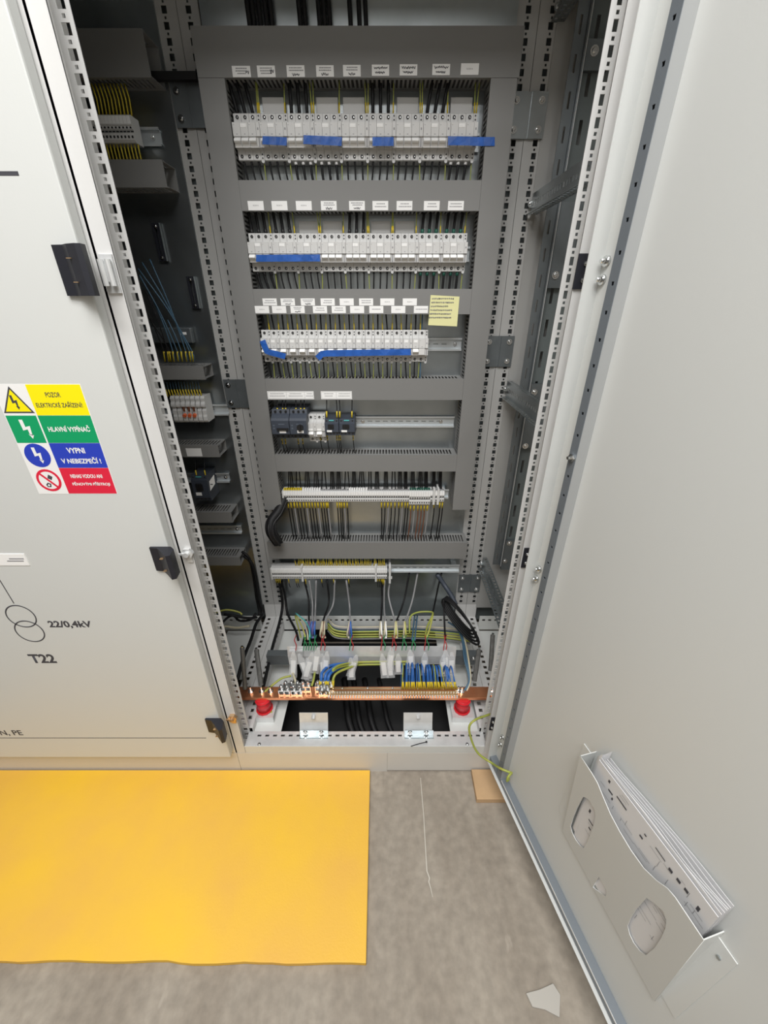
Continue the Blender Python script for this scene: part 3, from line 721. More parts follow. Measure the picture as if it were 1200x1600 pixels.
def paper(dct, x0, x1, z0, z1, kind):
    """kind: w one printed word, l2/l3 printed rows, + s scribble"""
    y = 1.235; o = put(MB().box(x0, x1, y - .0004, y - .00005, z0, z1), 'paper_label', 'label', dct); yf = y - .0004
    if 'w' in kind:
        t = bpy.data.objects.new('lettering', WORD); COL.objects.link(t); t.parent = o; t.location = ((x0 + x1) / 2 - .007, yf, (z0 + z1) / 2 - .001)
    n = 2 if '2' in kind else 3 if '3' in kind else 1 if '1' in kind else 0
    if n:
        mb = MB(); zz = z0 + (.35 * (z1 - z0) if 's' in kind else .1 * (z1 - z0)); rnd_lines(mb, x0, x1, zz, z1, yf, n); mb.build('print', 'ink_grey', o)
    if 's' in kind:
        mb = MB(); w_ = x1 - x0; scribble(mb, x0 + w_ * .3, x0 + w_ * .7, z0 + .001, z0 + (z1 - z0) * .36, yf, 8); mb.build('handwriting', 'ink', o)
    if 'S' in kind:
        mb = MB(); w_ = x1 - x0; h_ = z1 - z0
        scribble(mb, x0 + w_ * .12, x0 + w_ * .9, z0 + h_ * .55, z0 + h_ * .85, yf, 16); scribble(mb, x0 + w_ * .2, x0 + w_ * .75, z0 + h_ * .15, z0 + h_ * .42, yf, 14); mb.build('handwriting', 'ink', o)
    if 'v' in kind:
        mb = MB(); w_ = x1 - x0; scribble(mb, x0 + w_ * .72, x0 + w_ * .92, z0 + (z1-z0)*.2, z0 + (z1 - z0) * .7, yf, 4); mb.build('handwriting', 'ink', o)
    return o
def paper_px(dct, u0, u1, v0, v1, kind):
    vm = (v0 + v1) / 2; return paper(dct, xY(u0, vm, 1.235), xY(u1, vm, 1.235), zY(v1, 1.235), zY(v0, 1.235), kind)
for (u0, u1, v0, v1), k in zip([(363,391.5,103,120.6),(402,430,102.5,120.6),(448,476,102,120.4),(494,521.5,102,120),(536,563.5,101.5,119.6),(581,608,101,118.5),(624.5,652,100.5,118),(675.5,703,100,117.5),(720,748,99,117)],
                               ['3v','3v','2s','2s','2s','S','S','S','w']): paper_px(duct_top, u0, u1, v0, v1, k)
for u0, k in zip([387.5, 424.5, 462.5, 501.5, 545.5, 582, 619.7, 662.3, 700], ['w', 'w', 'w', '2s', '2s', '2', '2', '2', '2']): paper_px(d2, u0, u0 + 24.5, 314, 328.6, k)
for u0, k in zip([410.5, 438.7, 470, 501, 530.7, 561, 594.2, 629.3], ['2', '2s', '2s', '2', 'w', '2', 'w', 'w']): paper_px(d3, u0, u0 + 22, 466.3, 477.3, k)
for u0, k in zip([398.5, 425.2, 454, 489, 518.3, 547, 577, 611.3, 646.7], ['w', 'w', '2s', '2', '2', 'w', '1', 'w', '1']): paper_px(d3, u0, u0 + 22, 478, 489.3, k)
for us in ([418, 447.6, 476, 490.3], [501.5, 525.5, 549.8]):
    for a, b in zip(us, us[1:]): 
        o = paper_px(d4, a, b, 611.3, 623.6, '2')
    x0, x1, za, zb = xY(us[0], 617, 1.235), xY(us[-1], 617, 1.235), zY(622.8, 1.235), zY(612.2, 1.235); yf = 1.2345
    mb = MB(); t = .0005; mb.box(x0+.002, x1-.002, yf, yf + .0001, za, za + t).box(x0+.002, x1-.002, yf, yf + .0001, zb - t, zb).box(x0+.002, x0+.002+t, yf, yf+.0001, za, zb).box(x1-.002-t, x1-.002, yf, yf+.0001, za, zb)
    for a in us[1:-1]: x = xY(a, 617, 1.235); mb.box(x - t/2, x + t/2, yf, yf + .0001, za, zb)
    put(mb, 'printed_border', 'ink_grey', d4)
# sticky note
cs = [atY(673, 461, 1.2340), atY(718, 463.5, 1.2340), atY(714, 510, 1.2310), atY(669, 508, 1.2310)]
mb = MB(); off = Vector((0, .0004, 0)); mb.add([cs[3], cs[2], cs[1], cs[0]] + [c + off for c in (cs[3], cs[2], cs[1], cs[0])], [(0,1,2,3),(7,6,5,4),(0,4,5,1),(1,5,6,2),(2,6,7,3),(3,7,4,0)])
note = mb.build('sticky_note', 'note'); tag(note, 'yellow handwritten sticky note stuck below the third duct', 'note')
mb = MB()
for r_ in range(6):
    z = cs[0].z - .0085 - r_ * .0092; x = cs[0].x + .004 - r_ * .0012; xe = x + .058 - (.014 if r_ in (2,) else 0)
    while x < xe:
        w_ = random.uniform(.002, .005); scribble(mb, x, x + w_, z - .0022, z + .0022, 1.2338 - (cs[0].z - z) * .048, 4); x += w_ + .0015
mb.build('handwriting', 'ink_grey', note)

# ------------------------------------------------------------------ circuit breakers
Yn = 1.240                                                   # nose plane of the breakers
def breaker_profile(d=.060): return [(.022, .0430), (d, .0430), (d, -.0430), (.022, -.0430), (.020, -.0415), (.020, -.0235), (.0035, -.0225), (.0035, -.0035), (0, -.0030), (0, .0215), (.018, .0235), (.020, .0245), (.020, .0415)]
def pole(mb, x0, x1, aux=False):
    mb.mi = 0; mb.prism(breaker_profile(), x0 + .00025, x1 - .00025, 'x')
    xc = (x0 + x1) / 2
    if aux:
        mb.mi = 1
        for z in (.038, .031): mb.cyl((xc, .0202, z), (xc, .0190, z), .0016, 8)
        for z in (-.031, -.038): mb.cyl((xc, .0202, z), (xc, .0190, z), .0016, 8)
        mb.mi = 0; mb.cyl((xc, .030, -.0435), (xc, .0202, -.0435), .0038, 8)
        mb.mi = 2; mb.box(xc - .0018, xc + .0018, .0030, .0036, -.0215, -.005)
        mb.box(xc - .0015, xc + .0015, -.0002, .0001, .008, .012)
    else:
        for z in (.0355, -.0350):
            mb.mi = 1; mb.cyl((xc, .0205, z), (xc, .0185, z), .0036, 10)
            mb.mi = 3; mb.cyl((xc + .0007, .0184, z - .0004), (xc + .0007, .0181, z - .0004), .0012, 6)
        mb.mi = 2; mb.box(xc - .0016, xc + .0016, -.0002, .0001, .0000, .0014)
        mb.box(x0 + .002, x0 + .005, -.0002, .0001, .0165, .0172)
BM = ['white', 'black', 'ink_grey', 'steel']
def toggle(root, x0, x1):
    prof = [(.0034, -.0045), (-.0012, -.0065), (-.0055, -.0105), (-.0062, -.0125), (-.0035, -.0150), (.0005, -.0175), (.0034, -.0205)]
    MB().prism(prof, x0 + .0014, x1 - .0014, 'x').build('toggle', 'label', root)
def make3():
    r = empty('circuit_breaker'); mb = MB()
    for k in range(3): pole(mb, k * .018, (k + 1) * .018)
    mb.mi = 2; mb.box(.002, .0022, -.0002, .0001, .004, .013)
    mb.build('body', BM, r); 
    mb = MB(); pole(mb, .054, .0627, True); mb.build('auxiliary_switch', BM, r)
    for k in range(3): toggle(r, k * .018, (k + 1) * .018)
    MB().box(.0185, .0325, -.0006, 0, .0125, .0190).box(.0215, .0295, -.0008, -.0006, .0148, .0164).build('marker', 'label', r)
    return r
def make1():
    r = empty('circuit_breaker'); mb = MB(); pole(mb, 0, .018); mb.build('body', BM, r)
    mb = MB(); pole(mb, .018, .0267, True); mb.build('auxiliary_switch', BM, r); toggle(r, 0, .018)
    MB().box(.003, .014, -.0006, 0, .0115, .0185).build('marker', 'label', r); return r
def make2():
    r = empty('circuit_breaker'); mb = MB(); pole(mb, 0, .018); pole(mb, .018, .036); mb.build('body', BM, r)
    mb = MB(); pole(mb, .036, .0447, True); mb.build('auxiliary_switch', BM, r); toggle(r, 0, .018); 
    MB().box(.018, .035, .0, .0034, -.021, -.004).build('cover', 'white_low', r)
    MB().box(.003, .014, -.0006, 0, .0115, .0185).build('marker', 'label', r); return r
b3, b1, b2 = make3(), make1(), make2(); t3, t1 = tree_of(b3), tree_of(b1)
Z1, Z2, Z3 = H + .333, H + .1025, H - .1262
BX1, BX2, BX3 = -.3500, -.3512, -.3505
note1 = ['under a ticked label', 'partly under short blue tape', 'left of the long tape', 'under wide blue tape', 'with white toggles, centre of row', 'under small blue tape', 'right of the small tape', 'below two-line handwriting', 'with blue tape reaching over the duct']
note2 = ['fully left, tape over its toggles', 'under the middle of the tape', 'under the tape end', 'just right of the tape', 'with thick black wires above', 'without top wires', 'with bare rail above it', 'with green ferrules', 'with green ferrules, at the row end']
for i in range(9):
    o = b3 if i == 0 else clone(b3, (0,0,0), t3); o.location = (BX1 + .063 * i, Yn, Z1)
    tag(o, f'three-pole breaker {note1[i]}, {nth(i)} from left in top row', 'circuit breaker', 'breakers of the top row')
    o = clone(b3, (BX2 + .063 * i, Yn, Z2), t3)
    tag(o, f'three-pole breaker {note2[i]}, {nth(i)} in second row', 'circuit breaker', 'breakers of the second row')
for i in range(16):
    o = b1 if i == 0 else clone(b1, (0,0,0), t1); o.location = (BX3 + .027 * i, Yn, Z3)
    tag(o, f'slim single-pole breaker, {nth(i)} from the left in third row', 'circuit breaker', 'slim breakers of the third row')
b2.location = (BX3 + .027 * 16, Yn, Z3); tag(b2, 'wider two-module breaker at the right end of third row', 'circuit breaker')

# DIN rails
def din(x0, x1, zc, label, y=1.3045, off=0., screws=()):
    d = empty('mounting_rail', (x0, y, zc)); tag(d, label, 'mounting rail'); yb = y - off; mb = MB()
    L = x1 - x0; hs = [(a, a + .015, .0115, .0155) for a in [.02 + .025 * i for i in range(int((L - .04) / .025))]]
    mb.plate((x0, yb - .001, zc - .0135), (1,0,0), (0,0,1), L, .027, .001, hs)
    for s in (-1, 1):
        mb.box(x0, x1, yb - .0075, yb - .001, zc + s * .0125, zc + s * .0135); mb.box(x0, x1, yb - .0085, yb - .0075, zc + s * .0125, zc + s * .0175)
    if off: mb.box(x0 + .01, x0 + .03, yb, y, zc - .01, zc + .01); mb.box(x1 - .03, x1 - .01, yb, y, zc - .01, zc + .01)
    put(mb, 'rail', 'zinc_rail', d); 
    for s in (-1, 1): put(MB().box(x0, x1, yb - .0090, yb - .0086, zc + s * .0168, zc + s * .0178), 'rail_edge', 'zinc_bright', d)
    for x in screws: 
        o = screw(x, yb - .001, zc, d, .005); addto(o, d)
    return d
din(DX0 + .003, DX1 - .003, Z1 - .0, 'zinc mounting rail behind the top row of breakers')
din(DX0 + .003, DX1 - .003, Z2, 'zinc mounting rail behind the second row of breakers')
din(DX0 + .003, DX1 - .004, Z3 + .002, 'zinc mounting rail showing right of the third breaker row', screws=(xY(711, 538, 1.30),))
din(DX0 + .003, xY(709.4, 660, 1.30), H - .358, 'bare zinc mounting rail right of the dark contactors', screws=(xY(567, 658, 1.30), xY(689, 658, 1.30)))
z_ts1, z_ts2 = (zY(768, 1.25) + zY(785, 1.25)) / 2, (zY(889, 1.24) + zY(906, 1.24)) / 2
din(xY(440, 776, 1.27), xY(701, 776, 1.27), z_ts1, 'zinc rail behind the upper terminal strip', off=.022)
din(xY(423, 897, 1.26), xY(718, 885, 1.27), z_ts2 + .008, 'zinc rail carrying the lower terminal strip', off=.030, screws=())
# plates behind rows 1, 2: light rear blocks above empty breakers
def backblock(i, z0, z1, xb, lab):
    x0 = xb + .063 * i + .002; tag(MB().box(x0, x0 + .051, 1.285, 1.302, z0, z1).build('wire_cover', 'white_low', bevel=.001), lab, 'cover', 'pale covers behind the breaker rows')
for i in (1, 3, 4, 6, 8): backblock(i, Z1 + .046, Z1 + .078, BX1, f'pale grey cover above the {nth(i)} breaker of the top row')
for i in (2, 3, 5, 6): backblock(i, Z2 + .046, Z2 + .072, BX2, f'pale grey cover above the {nth(i)} breaker of the second row')

# ------------------------------------------------------------------ blue tape
def tape(px, wpx, label, Y=1.2325):
    mb = MB(); A = []; n = len(px)
    for i, p in enumerate(px):
        u, v = p[0], p[1]; y = p[2] if len(p) > 2 else Y
        a = px[max(0, i-1)]; b = px[min(n-1, i+1)]; d = Vector((b[0]-a[0], b[1]-a[1])).normalized(); nn = Vector((-d.y, d.x)) * wpx / 2
        A += [atY(u + nn.x, v + nn.y, y + .0008*math.sin(i*2.1)), atY(u - nn.x, v - nn.y, y + .0008*math.cos(i*1.7))]
    k = len(A); Bk = [p + Vector((0, .0004, 0)) for p in A]
    fs = []
    for i in range(n - 1): fs += [(2*i, 2*i+2, 2*i+3, 2*i+1), (k+2*i+1, k+2*i+3, k+2*i+2, k+2*i), (2*i, k+2*i, k+2*i+2, 2*i+2), (2*i+1, 2*i+3, k+2*i+3, k+2*i+1)]
    fs += [(0, 1, k+1, k), (k-2, 2*k-2, 2*k-1, k-1)]
    mb.add(A + Bk, fs); tag(mb.build('tape_strip', 'tape'), label, 'tape', 'blue tape over breaker toggles')
def lin(u0, v0, u1, v1, k=7): return [(u0 + (u1-u0)*i/k, v0 + (v1-v0)*i/k) for i in range(k + 1)]
tape(lin(410, 219, 448, 221), 13, 'short blue tape over the second breaker of the top row')
tape(lin(474, 218, 534, 221, 9), 14, 'long blue tape across third and fourth breakers of the top row')
tape(lin(582, 221, 615, 221), 14, 'small blue tape over the sixth breaker of the top row')
tape([(700, 220, 1.2325), (715, 220, 1.2325), (735, 220.5, 1.2325), (748, 221, 1.232), (756, 221, 1.2325), (766, 221, 1.2335), (773, 221, 1.2338)], 14, 'blue tape at top row end with tail on the right duct')
tape(lin(400, 403.5, 500, 403, 12), 11, 'long blue tape across first three breakers of the second row')
tape([(410, 532), (413, 540), (417, 549), (423, 551), (432, 553), (440, 555.5), (446, 557)], 9, 'bent blue tape on the left end of the third row')
tape([(496, 560), (503, 553), (512, 552)] + lin(520, 552, 642, 550, 12), 10, 'longest blue tape across the third row')

# ------------------------------------------------------------------ breaker wires
def up_wire(x, zb, zd, r, m, lab, grp, fer=None, lean=0., y=1.268, cat='wire', fm='ferrule'):
    ye = 1.268
    fr = None
    if fer: fr = ((x, y, zb - .001), (x + lean * .3, y, zb + fer))
    return wire([(x, y, zb - .002), (x + lean * .3, y, zb + abs(zd - zb) * .35 * (1 if zd > zb else -1)), (x + lean, ye, zd)], r, m, lab, grp, ferrule=fr, k=3, n=6, cat=cat, fm=fm)
def dn_wire(x, zt, zd, r, m, lab, grp, lean=0., sleeve=None, sm='ferrule'):
    fr = ((x, 1.268, zt + .001), (x + lean*.2, 1.268, zt - sleeve)) if sleeve else None
    return wire([(x, 1.268, zt + .002), (x + lean * .3, 1.267, zt + (zd - zt) * .4), (x + lean, 1.268, zd)], r, m, lab, grp, ferrule=fr, k=3, fm=sm)
zt1, zb1 = Z1 + .043, Z1 - .043; zt2, zb2 = Z2 + .043, Z2 - .043; zt3, zb3 = Z3 + .043, Z3 - .043
side3 = ['left', 'middle', 'right']
for i in range(9):
    bx = BX1 + .063 * i
    if i in (0, 2, 5, 7):
        for k in range(3):
            up_wire(bx + .009 + .018*k, zt1, H + .440, .0042, 'cable', f'thick black wire above {nth(i)} top-row breaker, {side3[k]} pole', 'thick black wires above the top breaker row', lean=[-.014, 0, 0, 0, 0, .0, 0, .012][i] if i in (0, 7) else 0)
    for q in range(1 if i % 2 else 2):
        up_wire(bx + .0565 + .004*q, zt1, H + .440, .0012, 'green_yellow', f'thin yellow wire {("one","two")[q]} above {nth(i)} top-row auxiliary switch', 'thin wires above the top breaker row', fer=.020, lean=random.uniform(-.004, .004))
    for k in range(3):
        thick = i in (2, 3, 8)
        dn_wire(bx + .009 + .018*k, zb1, H + .235, .0034 if thick else .0022, 'cable', f'black wire below {nth(i)} top-row breaker, {side3[k]} pole', 'black wires below the top breaker row', lean=(-.006 if i > 4 else .010 - .002*i), sleeve=.006, sm='label' if thick else 'black')
    dn_wire(bx + .0585, zb1, H + .235, .0012, 'green_yellow', f'thin yellow wire below the {nth(i)} top-row breaker', 'thin wires below the top breaker row', lean=random.uniform(-.004, .004))
    bx = BX2 + .063 * i
    if i in (0, 1, 4, 7, 8):
        for k in range(3):
            up_wire(bx + .009 + .018*k, zt2, H + .200, .0038, 'cable', f'thick black wire above {nth(i)} second-row breaker, {side3[k]} pole', 'thick black wires above the second breaker row', fm='dark_green' if i > 6 else 'black', fer=.009, lean=.004 if i > 3 else -.004)
            
    for q in range(2 if i in (2, 4, 5) else 1):
        up_wire(bx + .0565 + .004*q, zt2, H + .200, .0012, 'green_yellow', f'thin yellow wire {("one","two")[q]} above {nth(i)} second-row auxiliary switch', 'thin wires above the second breaker row', fer=.016, lean=random.uniform(-.003, .003))
    for k in range(3):
        thick = i in (0, 7, 8)
        dn_wire(bx + .009 + .018*k, zb2, H + .006, .0036 if thick else .0020, 'cable', f'black wire below {nth(i)} second-row breaker, {side3[k]} pole', 'black wires below the second breaker row', lean=(.012 - .003*i if i < 5 else -.002), sleeve=.009 if thick else .004, sm='dark_green' if i > 6 else 'black')
    dn_wire(bx + .0585, zb2, H + .006, .0012, 'green_yellow', f'thin yellow wire below the {nth(i)} second-row breaker', 'thin wires below the second breaker row', lean=random.uniform(-.004, .004))
for i in range(17):
    bx = BX3 + .027 * i
    up_wire(bx + .009, zt3, H - .030, .0022 if i else .0035, 'cable', f'black wire above the {nth(i)} slim third-row breaker', 'black wires above the third breaker row', lean=random.uniform(-.006, .001))
    up_wire(bx + .0225, zt3, H - .030, .0013, 'yellow_wire', f'thin yellow wire above the {nth(i)} third-row auxiliary switch', 'thin wires above the third breaker row', fer=.018, lean=random.uniform(-.003, .003))
    dn_wire(bx + .009, zb3, H - .225, .0020 if i > 1 else .003, 'cable', f'black wire below the {nth(i)} slim third-row breaker', 'black wires below the third breaker row', lean=random.uniform(-.001, .006))
    dn_wire(bx + .0225, zb3, H - .225, .0012, 'green_yellow', f'thin yellow-green wire below the {nth(i)} third-row breaker', 'thin wires below the third breaker row', lean=random.uniform(-.003, .003))
up_wire(BX3 + .027*16 + .027, zt3, H - .03, .002, 'blue_grey', 'blue neutral wire above the two-module breaker', lean=0, grp=None)
dn_wire(BX3 + .027*16 + .027, zb3, H - .225, .002, 'blue_grey', 'blue neutral wire below the two-module breaker', None)

# ------------------------------------------------------------------ fourth row: motor starters, contactors
def px_box(u0, u1, v0, v1, Y): vm = (v0 + v1) / 2; return xY(u0, vm, Y), xY(u1, vm, Y), zY(v1, Y), zY(v0, Y)
def motor_starter(u0, u1, v0, v1, label, knob=True):
    Y = 1.205; x0, x1, z0, z1 = px_box(u0, u1, v0, v1, Y); w_, h_ = x1 - x0, z1 - z0
    r = empty('motor_starter', (x0, Y, z0)); tag(r, label, 'motor starter', 'dark motor starters')
    mb = MB(); prof = [(.028, z1), (.098, z1), (.098, z0), (.024, z0), (.022, z0 + .013), (.004, z0 + .016), (0, z0 + .020), (0, z1 - .028), (.006, z1 - .022), (.016, z1 - .016), (.024, z1 - .012)]
    mb.mi = 0; mb.prism([(Y + a, b) for a, b in prof], x0, x1, 'x')
    mb.mi = 1
    for k in range(3):
        xc = x0 + w_ * (.2 + .3 * k); mb.cyl((xc, Y + .026, z1 - .006), (xc, Y + .0215, z1 - .006), .0035, 8); mb.cyl((xc, Y + .026, z0 + .006), (xc, Y + .0215, z0 + .006), .0035, 8)
    mb.mi = 2; mb.box(x0 + .005, x0 + .010, Y - .0005, Y, z1 - .045, z1 - .040).box(x0 + .005, x0 + .010, Y - .0005, Y, z0 + .035, z0 + .04).box(x0 + w_*.4, x0 + w_*.75, Y - .0005, Y, z1 - .040, z1 - .037)
    put(mb, 'body', ['slate', 'black', 'slate_light'], r)
    zc = (z0 + z1) / 2 - .003; xc = x0 + w_ * .62
    if knob: put(MB().cyl((xc, Y, zc), (xc, Y - .008, zc), .0095, 14).box(xc - .003, xc + .003, Y - .015, Y - .008, zc - .010, zc + .010), 'rotary_knob', 'black', r)
    else: put(MB().box(x0 + w_*.3, x0 + w_*.95, Y - .005, Y, zc - .010, zc - .003), 'rocker', 'black', r)
    put(MB().box(x0 + w_*.42, x0 + w_*.8, Y - .0006, Y, z0 + .023, z0 + .031), 'marker', 'label', r)
    return r
def contactor(u0, u1, v0, v1, label, Y=1.225, grp='dark contactors'):
    x0, x1, z0, z1 = px_box(u0, u1, v0, v1, Y); w_, h_ = x1 - x0, z1 - z0
    r = empty('contactor', (x0, Y, z0)); tag(r, label, 'contactor', grp); mb = MB()
    mb.prism([(Y, z0 + .012), (Y, z1 - .014), (Y + .004, z1 - .013), (Y + .006, z1), (Y + .078, z1), (Y + .078, z0), (Y + .006, z0), (Y + .004, z0 + .011)], x0 + .0004, x1 - .0004, 'x')
    mb.mi = 1
    for k in range(4):
        xc = x0 + w_ * (.14 + .24 * k)
        for z in (z1 - .006, z0 + .006): mb.cyl((xc, Y + .006, z), (xc, Y + .0045, z), .0026, 8)
    mb.box(x0 + w_*.22, x0 + w_*.66, Y - .001, Y, z0 + h_*.42, z0 + h_*.68)
    for k in range(3): mb.box(x0 + w_*(.30 + .12*k), x0 + w_*(.35 + .12*k), Y - .003, Y - .001, z0 + h_*.40, z0 + h_*.72)
    mb.mi = 2; mb.box(x0 + w_*.32, x0 + w_*.66, Y + .003, Y + .0058, z1 - .006, z1 - .003)
    put(mb, 'body', ['slate', 'black', 'teal'], r)
    put(MB().box(x0 + w_*.14, x0 + w_*.5, Y - .0006, Y, z0 + h_*.23, z0 + h_*.35), 'marker', 'label', r)
    return r
motor_starter(424, 451.5, 643, 688, 'dark blue-grey motor starter fully left in the fourth row', False)
motor_starter(452.5, 479, 643, 688, 'dark motor starter with black rotary knob, beside white double breaker', True)
contactor(507.5, 529.2, 655.3, 681, 'left of the two dark contactors right of the white breaker')
contactor(529.8, 554.3, 655.3, 681, 'right of the two dark contactors, beside bare rail')
r = empty('circuit_breaker'); mb = MB()
pole(mb, 0, .018); pole(mb, .018, .0265, True); pole(mb, .0265, .0445); pole(mb, .0445, .053, True); mb.build('body', BM, r); toggle(r, 0, .018); toggle(r, .0265, .0445)
MB().box(.002, .015, -.0006, 0, -.002, .004).box(.0285, .0415, -.0006, 0, -.002, .004).build('marker', 'label', r)
r.location = (xY(480.5, 665, 1.232), 1.232, H - .366); tag(r, 'white double circuit breaker between motor starters and contactors', 'circuit breaker')
zt4 = H - .30
for i, (u, f) in enumerate([(433.5, 1), (442, 1), (446.5, 1), (462.5, 1), (470, 1), (475.5, 1), (510, 1), (526, 1), (530.5, 1), (549.5, 1)]):
    x = xY(u, 645, 1.235); ze = zY(652 if u > 500 else 647, 1.235)
    wire([(x, 1.236, ze - .002), (x + .001, 1.242, ze + .03), (x + random.uniform(-.004, .004), 1.262, H - .262)], .0016, 'cable', f'thin black wire with yellow ferrule, {nth(i)} above the fourth row', 'ferruled wires above the fourth row', ferrule=((x, 1.236, ze - .001), (x + .0006, 1.238, ze + .018)), k=3)
for i, u in enumerate([441, 446, 466, 473, 501, 512, 526.5, 529.5, 532, 552]):
    x = xY(u, 692, 1.24); ze = zY(688 if u < 500 else 682, 1.236)
    wire([(x, 1.242, ze + .004), (x, 1.243, ze - .016), (x + .002, 1.262, H - .462)], .0014, 'cable', f'thin black wire with yellow ferrule, {nth(i)} below the fourth row', 'ferruled wires below the fourth row', ferrule=((x, 1.242, ze + .003), (x, 1.2428, ze - .014)), k=3)

# ------------------------------------------------------------------ terminal strips
def terminal(name, Y, z0, z1, wd):
    """terminal block, local origin at its lower left front"""
    h = z1 - z0; mb = MB()
    prof = [(0, h*.62), (0, h*.95), (.004, h), (.040, h), (.040, 0), (.006, 0), (.002, h*.10), (.002, h*.34), (.006, h*.38), (.006, h*.44), (.002, h*.48), (.002, h*.60)]
    mb.prism(prof, .0002, wd - .0002, 'x')
    mb.mi = 1; mb.box(wd*.3, wd*.75, .0014, .0025, h*.50, h*.57); mb.box(wd*.3, wd*.75, .0014, .0025, h*.15, h*.25); mb.box(wd*.1, wd*.9, .0056, .0062, h*.385, h*.435)
    mb.mi = 2; mb.box(.0004, wd - .0004, -.0004, .0002, h*.66, h*.94)
    me_o = mb.build(name, ['white_low', 'black', 'label'], None); return me_o
def strip(label, u0, u1, v0, v1, Y, pitch, gaps=(), bigs=(), grp=None):
    vm = (v0 + v1) / 2; x0, x1 = xY(u0, vm, Y), xY(u1, vm, Y); z0, z1 = zY(v1, Y), zY(v0, Y)
    root = empty('terminal_strip', (x0, Y, z0)); tag(root, label, 'terminal strip')
    base = terminal('terminal', Y, z0, z1, pitch); first = True; x = 0
    n = int((x1 - x0) / pitch); res = []
    for i in range(n):
        xw = x0 + i * pitch; u = u0 + (u1 - u0) * i / n
        if any(a <= u <= b for a, b in gaps): continue
        o = base if first else base.copy()
        if not first: COL.objects.link(o)
        first = False; o.parent = root; o.location = (i * pitch, 0, 0)
        if any(a <= u <= b for a, b in bigs): o.scale = (1, 1, 1.28); o.location = (i * pitch, -.001, -(z1 - z0) * .26)
        res.append((xw + pitch / 2, u))
    for a, b in gaps:
        xa = x0 + (x1 - x0) * (a - u0) / (u1 - u0); MB().box(-.0035, .0035, -.004, .04, -.006, z1 - z0 + .010).build('end_bracket', 'white', root).location = (xa - x0 + .003, 0, 0)
    MB().box(-.004, 0, -.0005, .04, .001, z1 - z0).build('end_plate', 'white', root)
    return res, z0, z1
ts1, s1z0, s1z1 = strip('upper terminal strip with green cap section near its right end', 443, 696, 768, 785.5, 1.25, .0080, gaps=((676.5, 677.5),(683, 684)), bigs=((639, 672),))
ts2, s2z0, s2z1 = strip('lower terminal strip with a thick row of yellow ferrules above', 425, 607, 889, 906, 1.24, .0065, gaps=((471, 472.5), (586, 587.5)))
# caps at the back of strip 1
root = empty('terminal_cap_row', (0, 1.26, s1z1)); tag(root, 'row of small yellow, white and green caps on the upper terminal strip', 'caps')
for x, u in ts1:
    m = 'ferrule' if u < 472 else 'label' if (u < 500 or 545 < u < 572) else 'dark_green' if 639 < u < 673 else 'cable_grey'
    hgt = .007 if m != 'cable_grey' else .002
    put(MB().box(x - .0028, x + .0028, 1.258, 1.268, s1z1 + .0004, s1z1 + hgt), 'cap', m, root)
end = xY(607, 890, 1.24)
o = MB().box(end + .001, end + .009, 1.232, 1.285, s2z0 - .012, s2z1 + .014).box(end - .0, end + .014, 1.238, 1.245, s2z0 + .004, s2z0 + .014).build('end_clamp', 'white_low', bevel=.001)
tag(o, 'pale end clamp right of the lower terminal strip', 'clamp')
# wires above strip 1
pairs = [(450,458),(462,470),(476,484),(490,498),(502,510),(516,522),(526,532),(538,546),(550,556),(560,570),(576,580),(586,592),(600,606),(612,618),(622,628),(632,636),(642,648),(654,660),(664,668),(676,680),(686,690)]
n_ = 0
for i, (a, b) in enumerate(pairs):
    for q, u in enumerate((a, (a + b) / 2, b)):
        if q == 1 and i % 3 == 1 and i < 15: continue
        x = xY(u, 763, 1.268); xt = xY((a + b) / 2 + (q - 1) * 1.5, 738, 1.268)
        wire([(x, 1.268, s1z1 - .003), ((x * .6 + xt * .4), 1.270, s1z1 + .028), (xt, 1.27, H - .494)], .0021, 'cable', f'{("left","middle","right")[q]} black wire of {nth(i)} bundle above upper terminal strip', 'black wires above the upper terminal strip', k=3)
# ferruled wires below strip 1
us = [450.5,455,460,464.5,469,474.5,479,483.5,488,492.5,497,502,506,510,512.5, 527,531,534,538,542.5, 596,601,606,611,617,623,628,633,637,641.5,647,653,658,663,668, 678,687,691]
for i, u in enumerate(us):
    grey = i % 4 == 2; x = xY(u, 790, 1.262); xe = x + (.004 if u < 520 else 0) - (.006 if u > 600 else 0)
    m = 'cable_grey' if grey else ('brown' if 640 < u < 670 else 'cable')
    big = 639 < u < 673; zt = s1z0 - (.011 if big else 0)
    wire([(x, 1.262, zt + .002), (x + .001, 1.262, zt - .05), (xe, 1.264, H - .79)], .0022 if not grey else .0026, m, f'{"grey" if grey else "dark"} wire, {nth(i)} from left below upper terminal strip', 'wires between upper terminal strip and lowest duct',
         ferrule=((x, 1.262, zt + .001), (x, 1.262, zt - .026)), k=3)
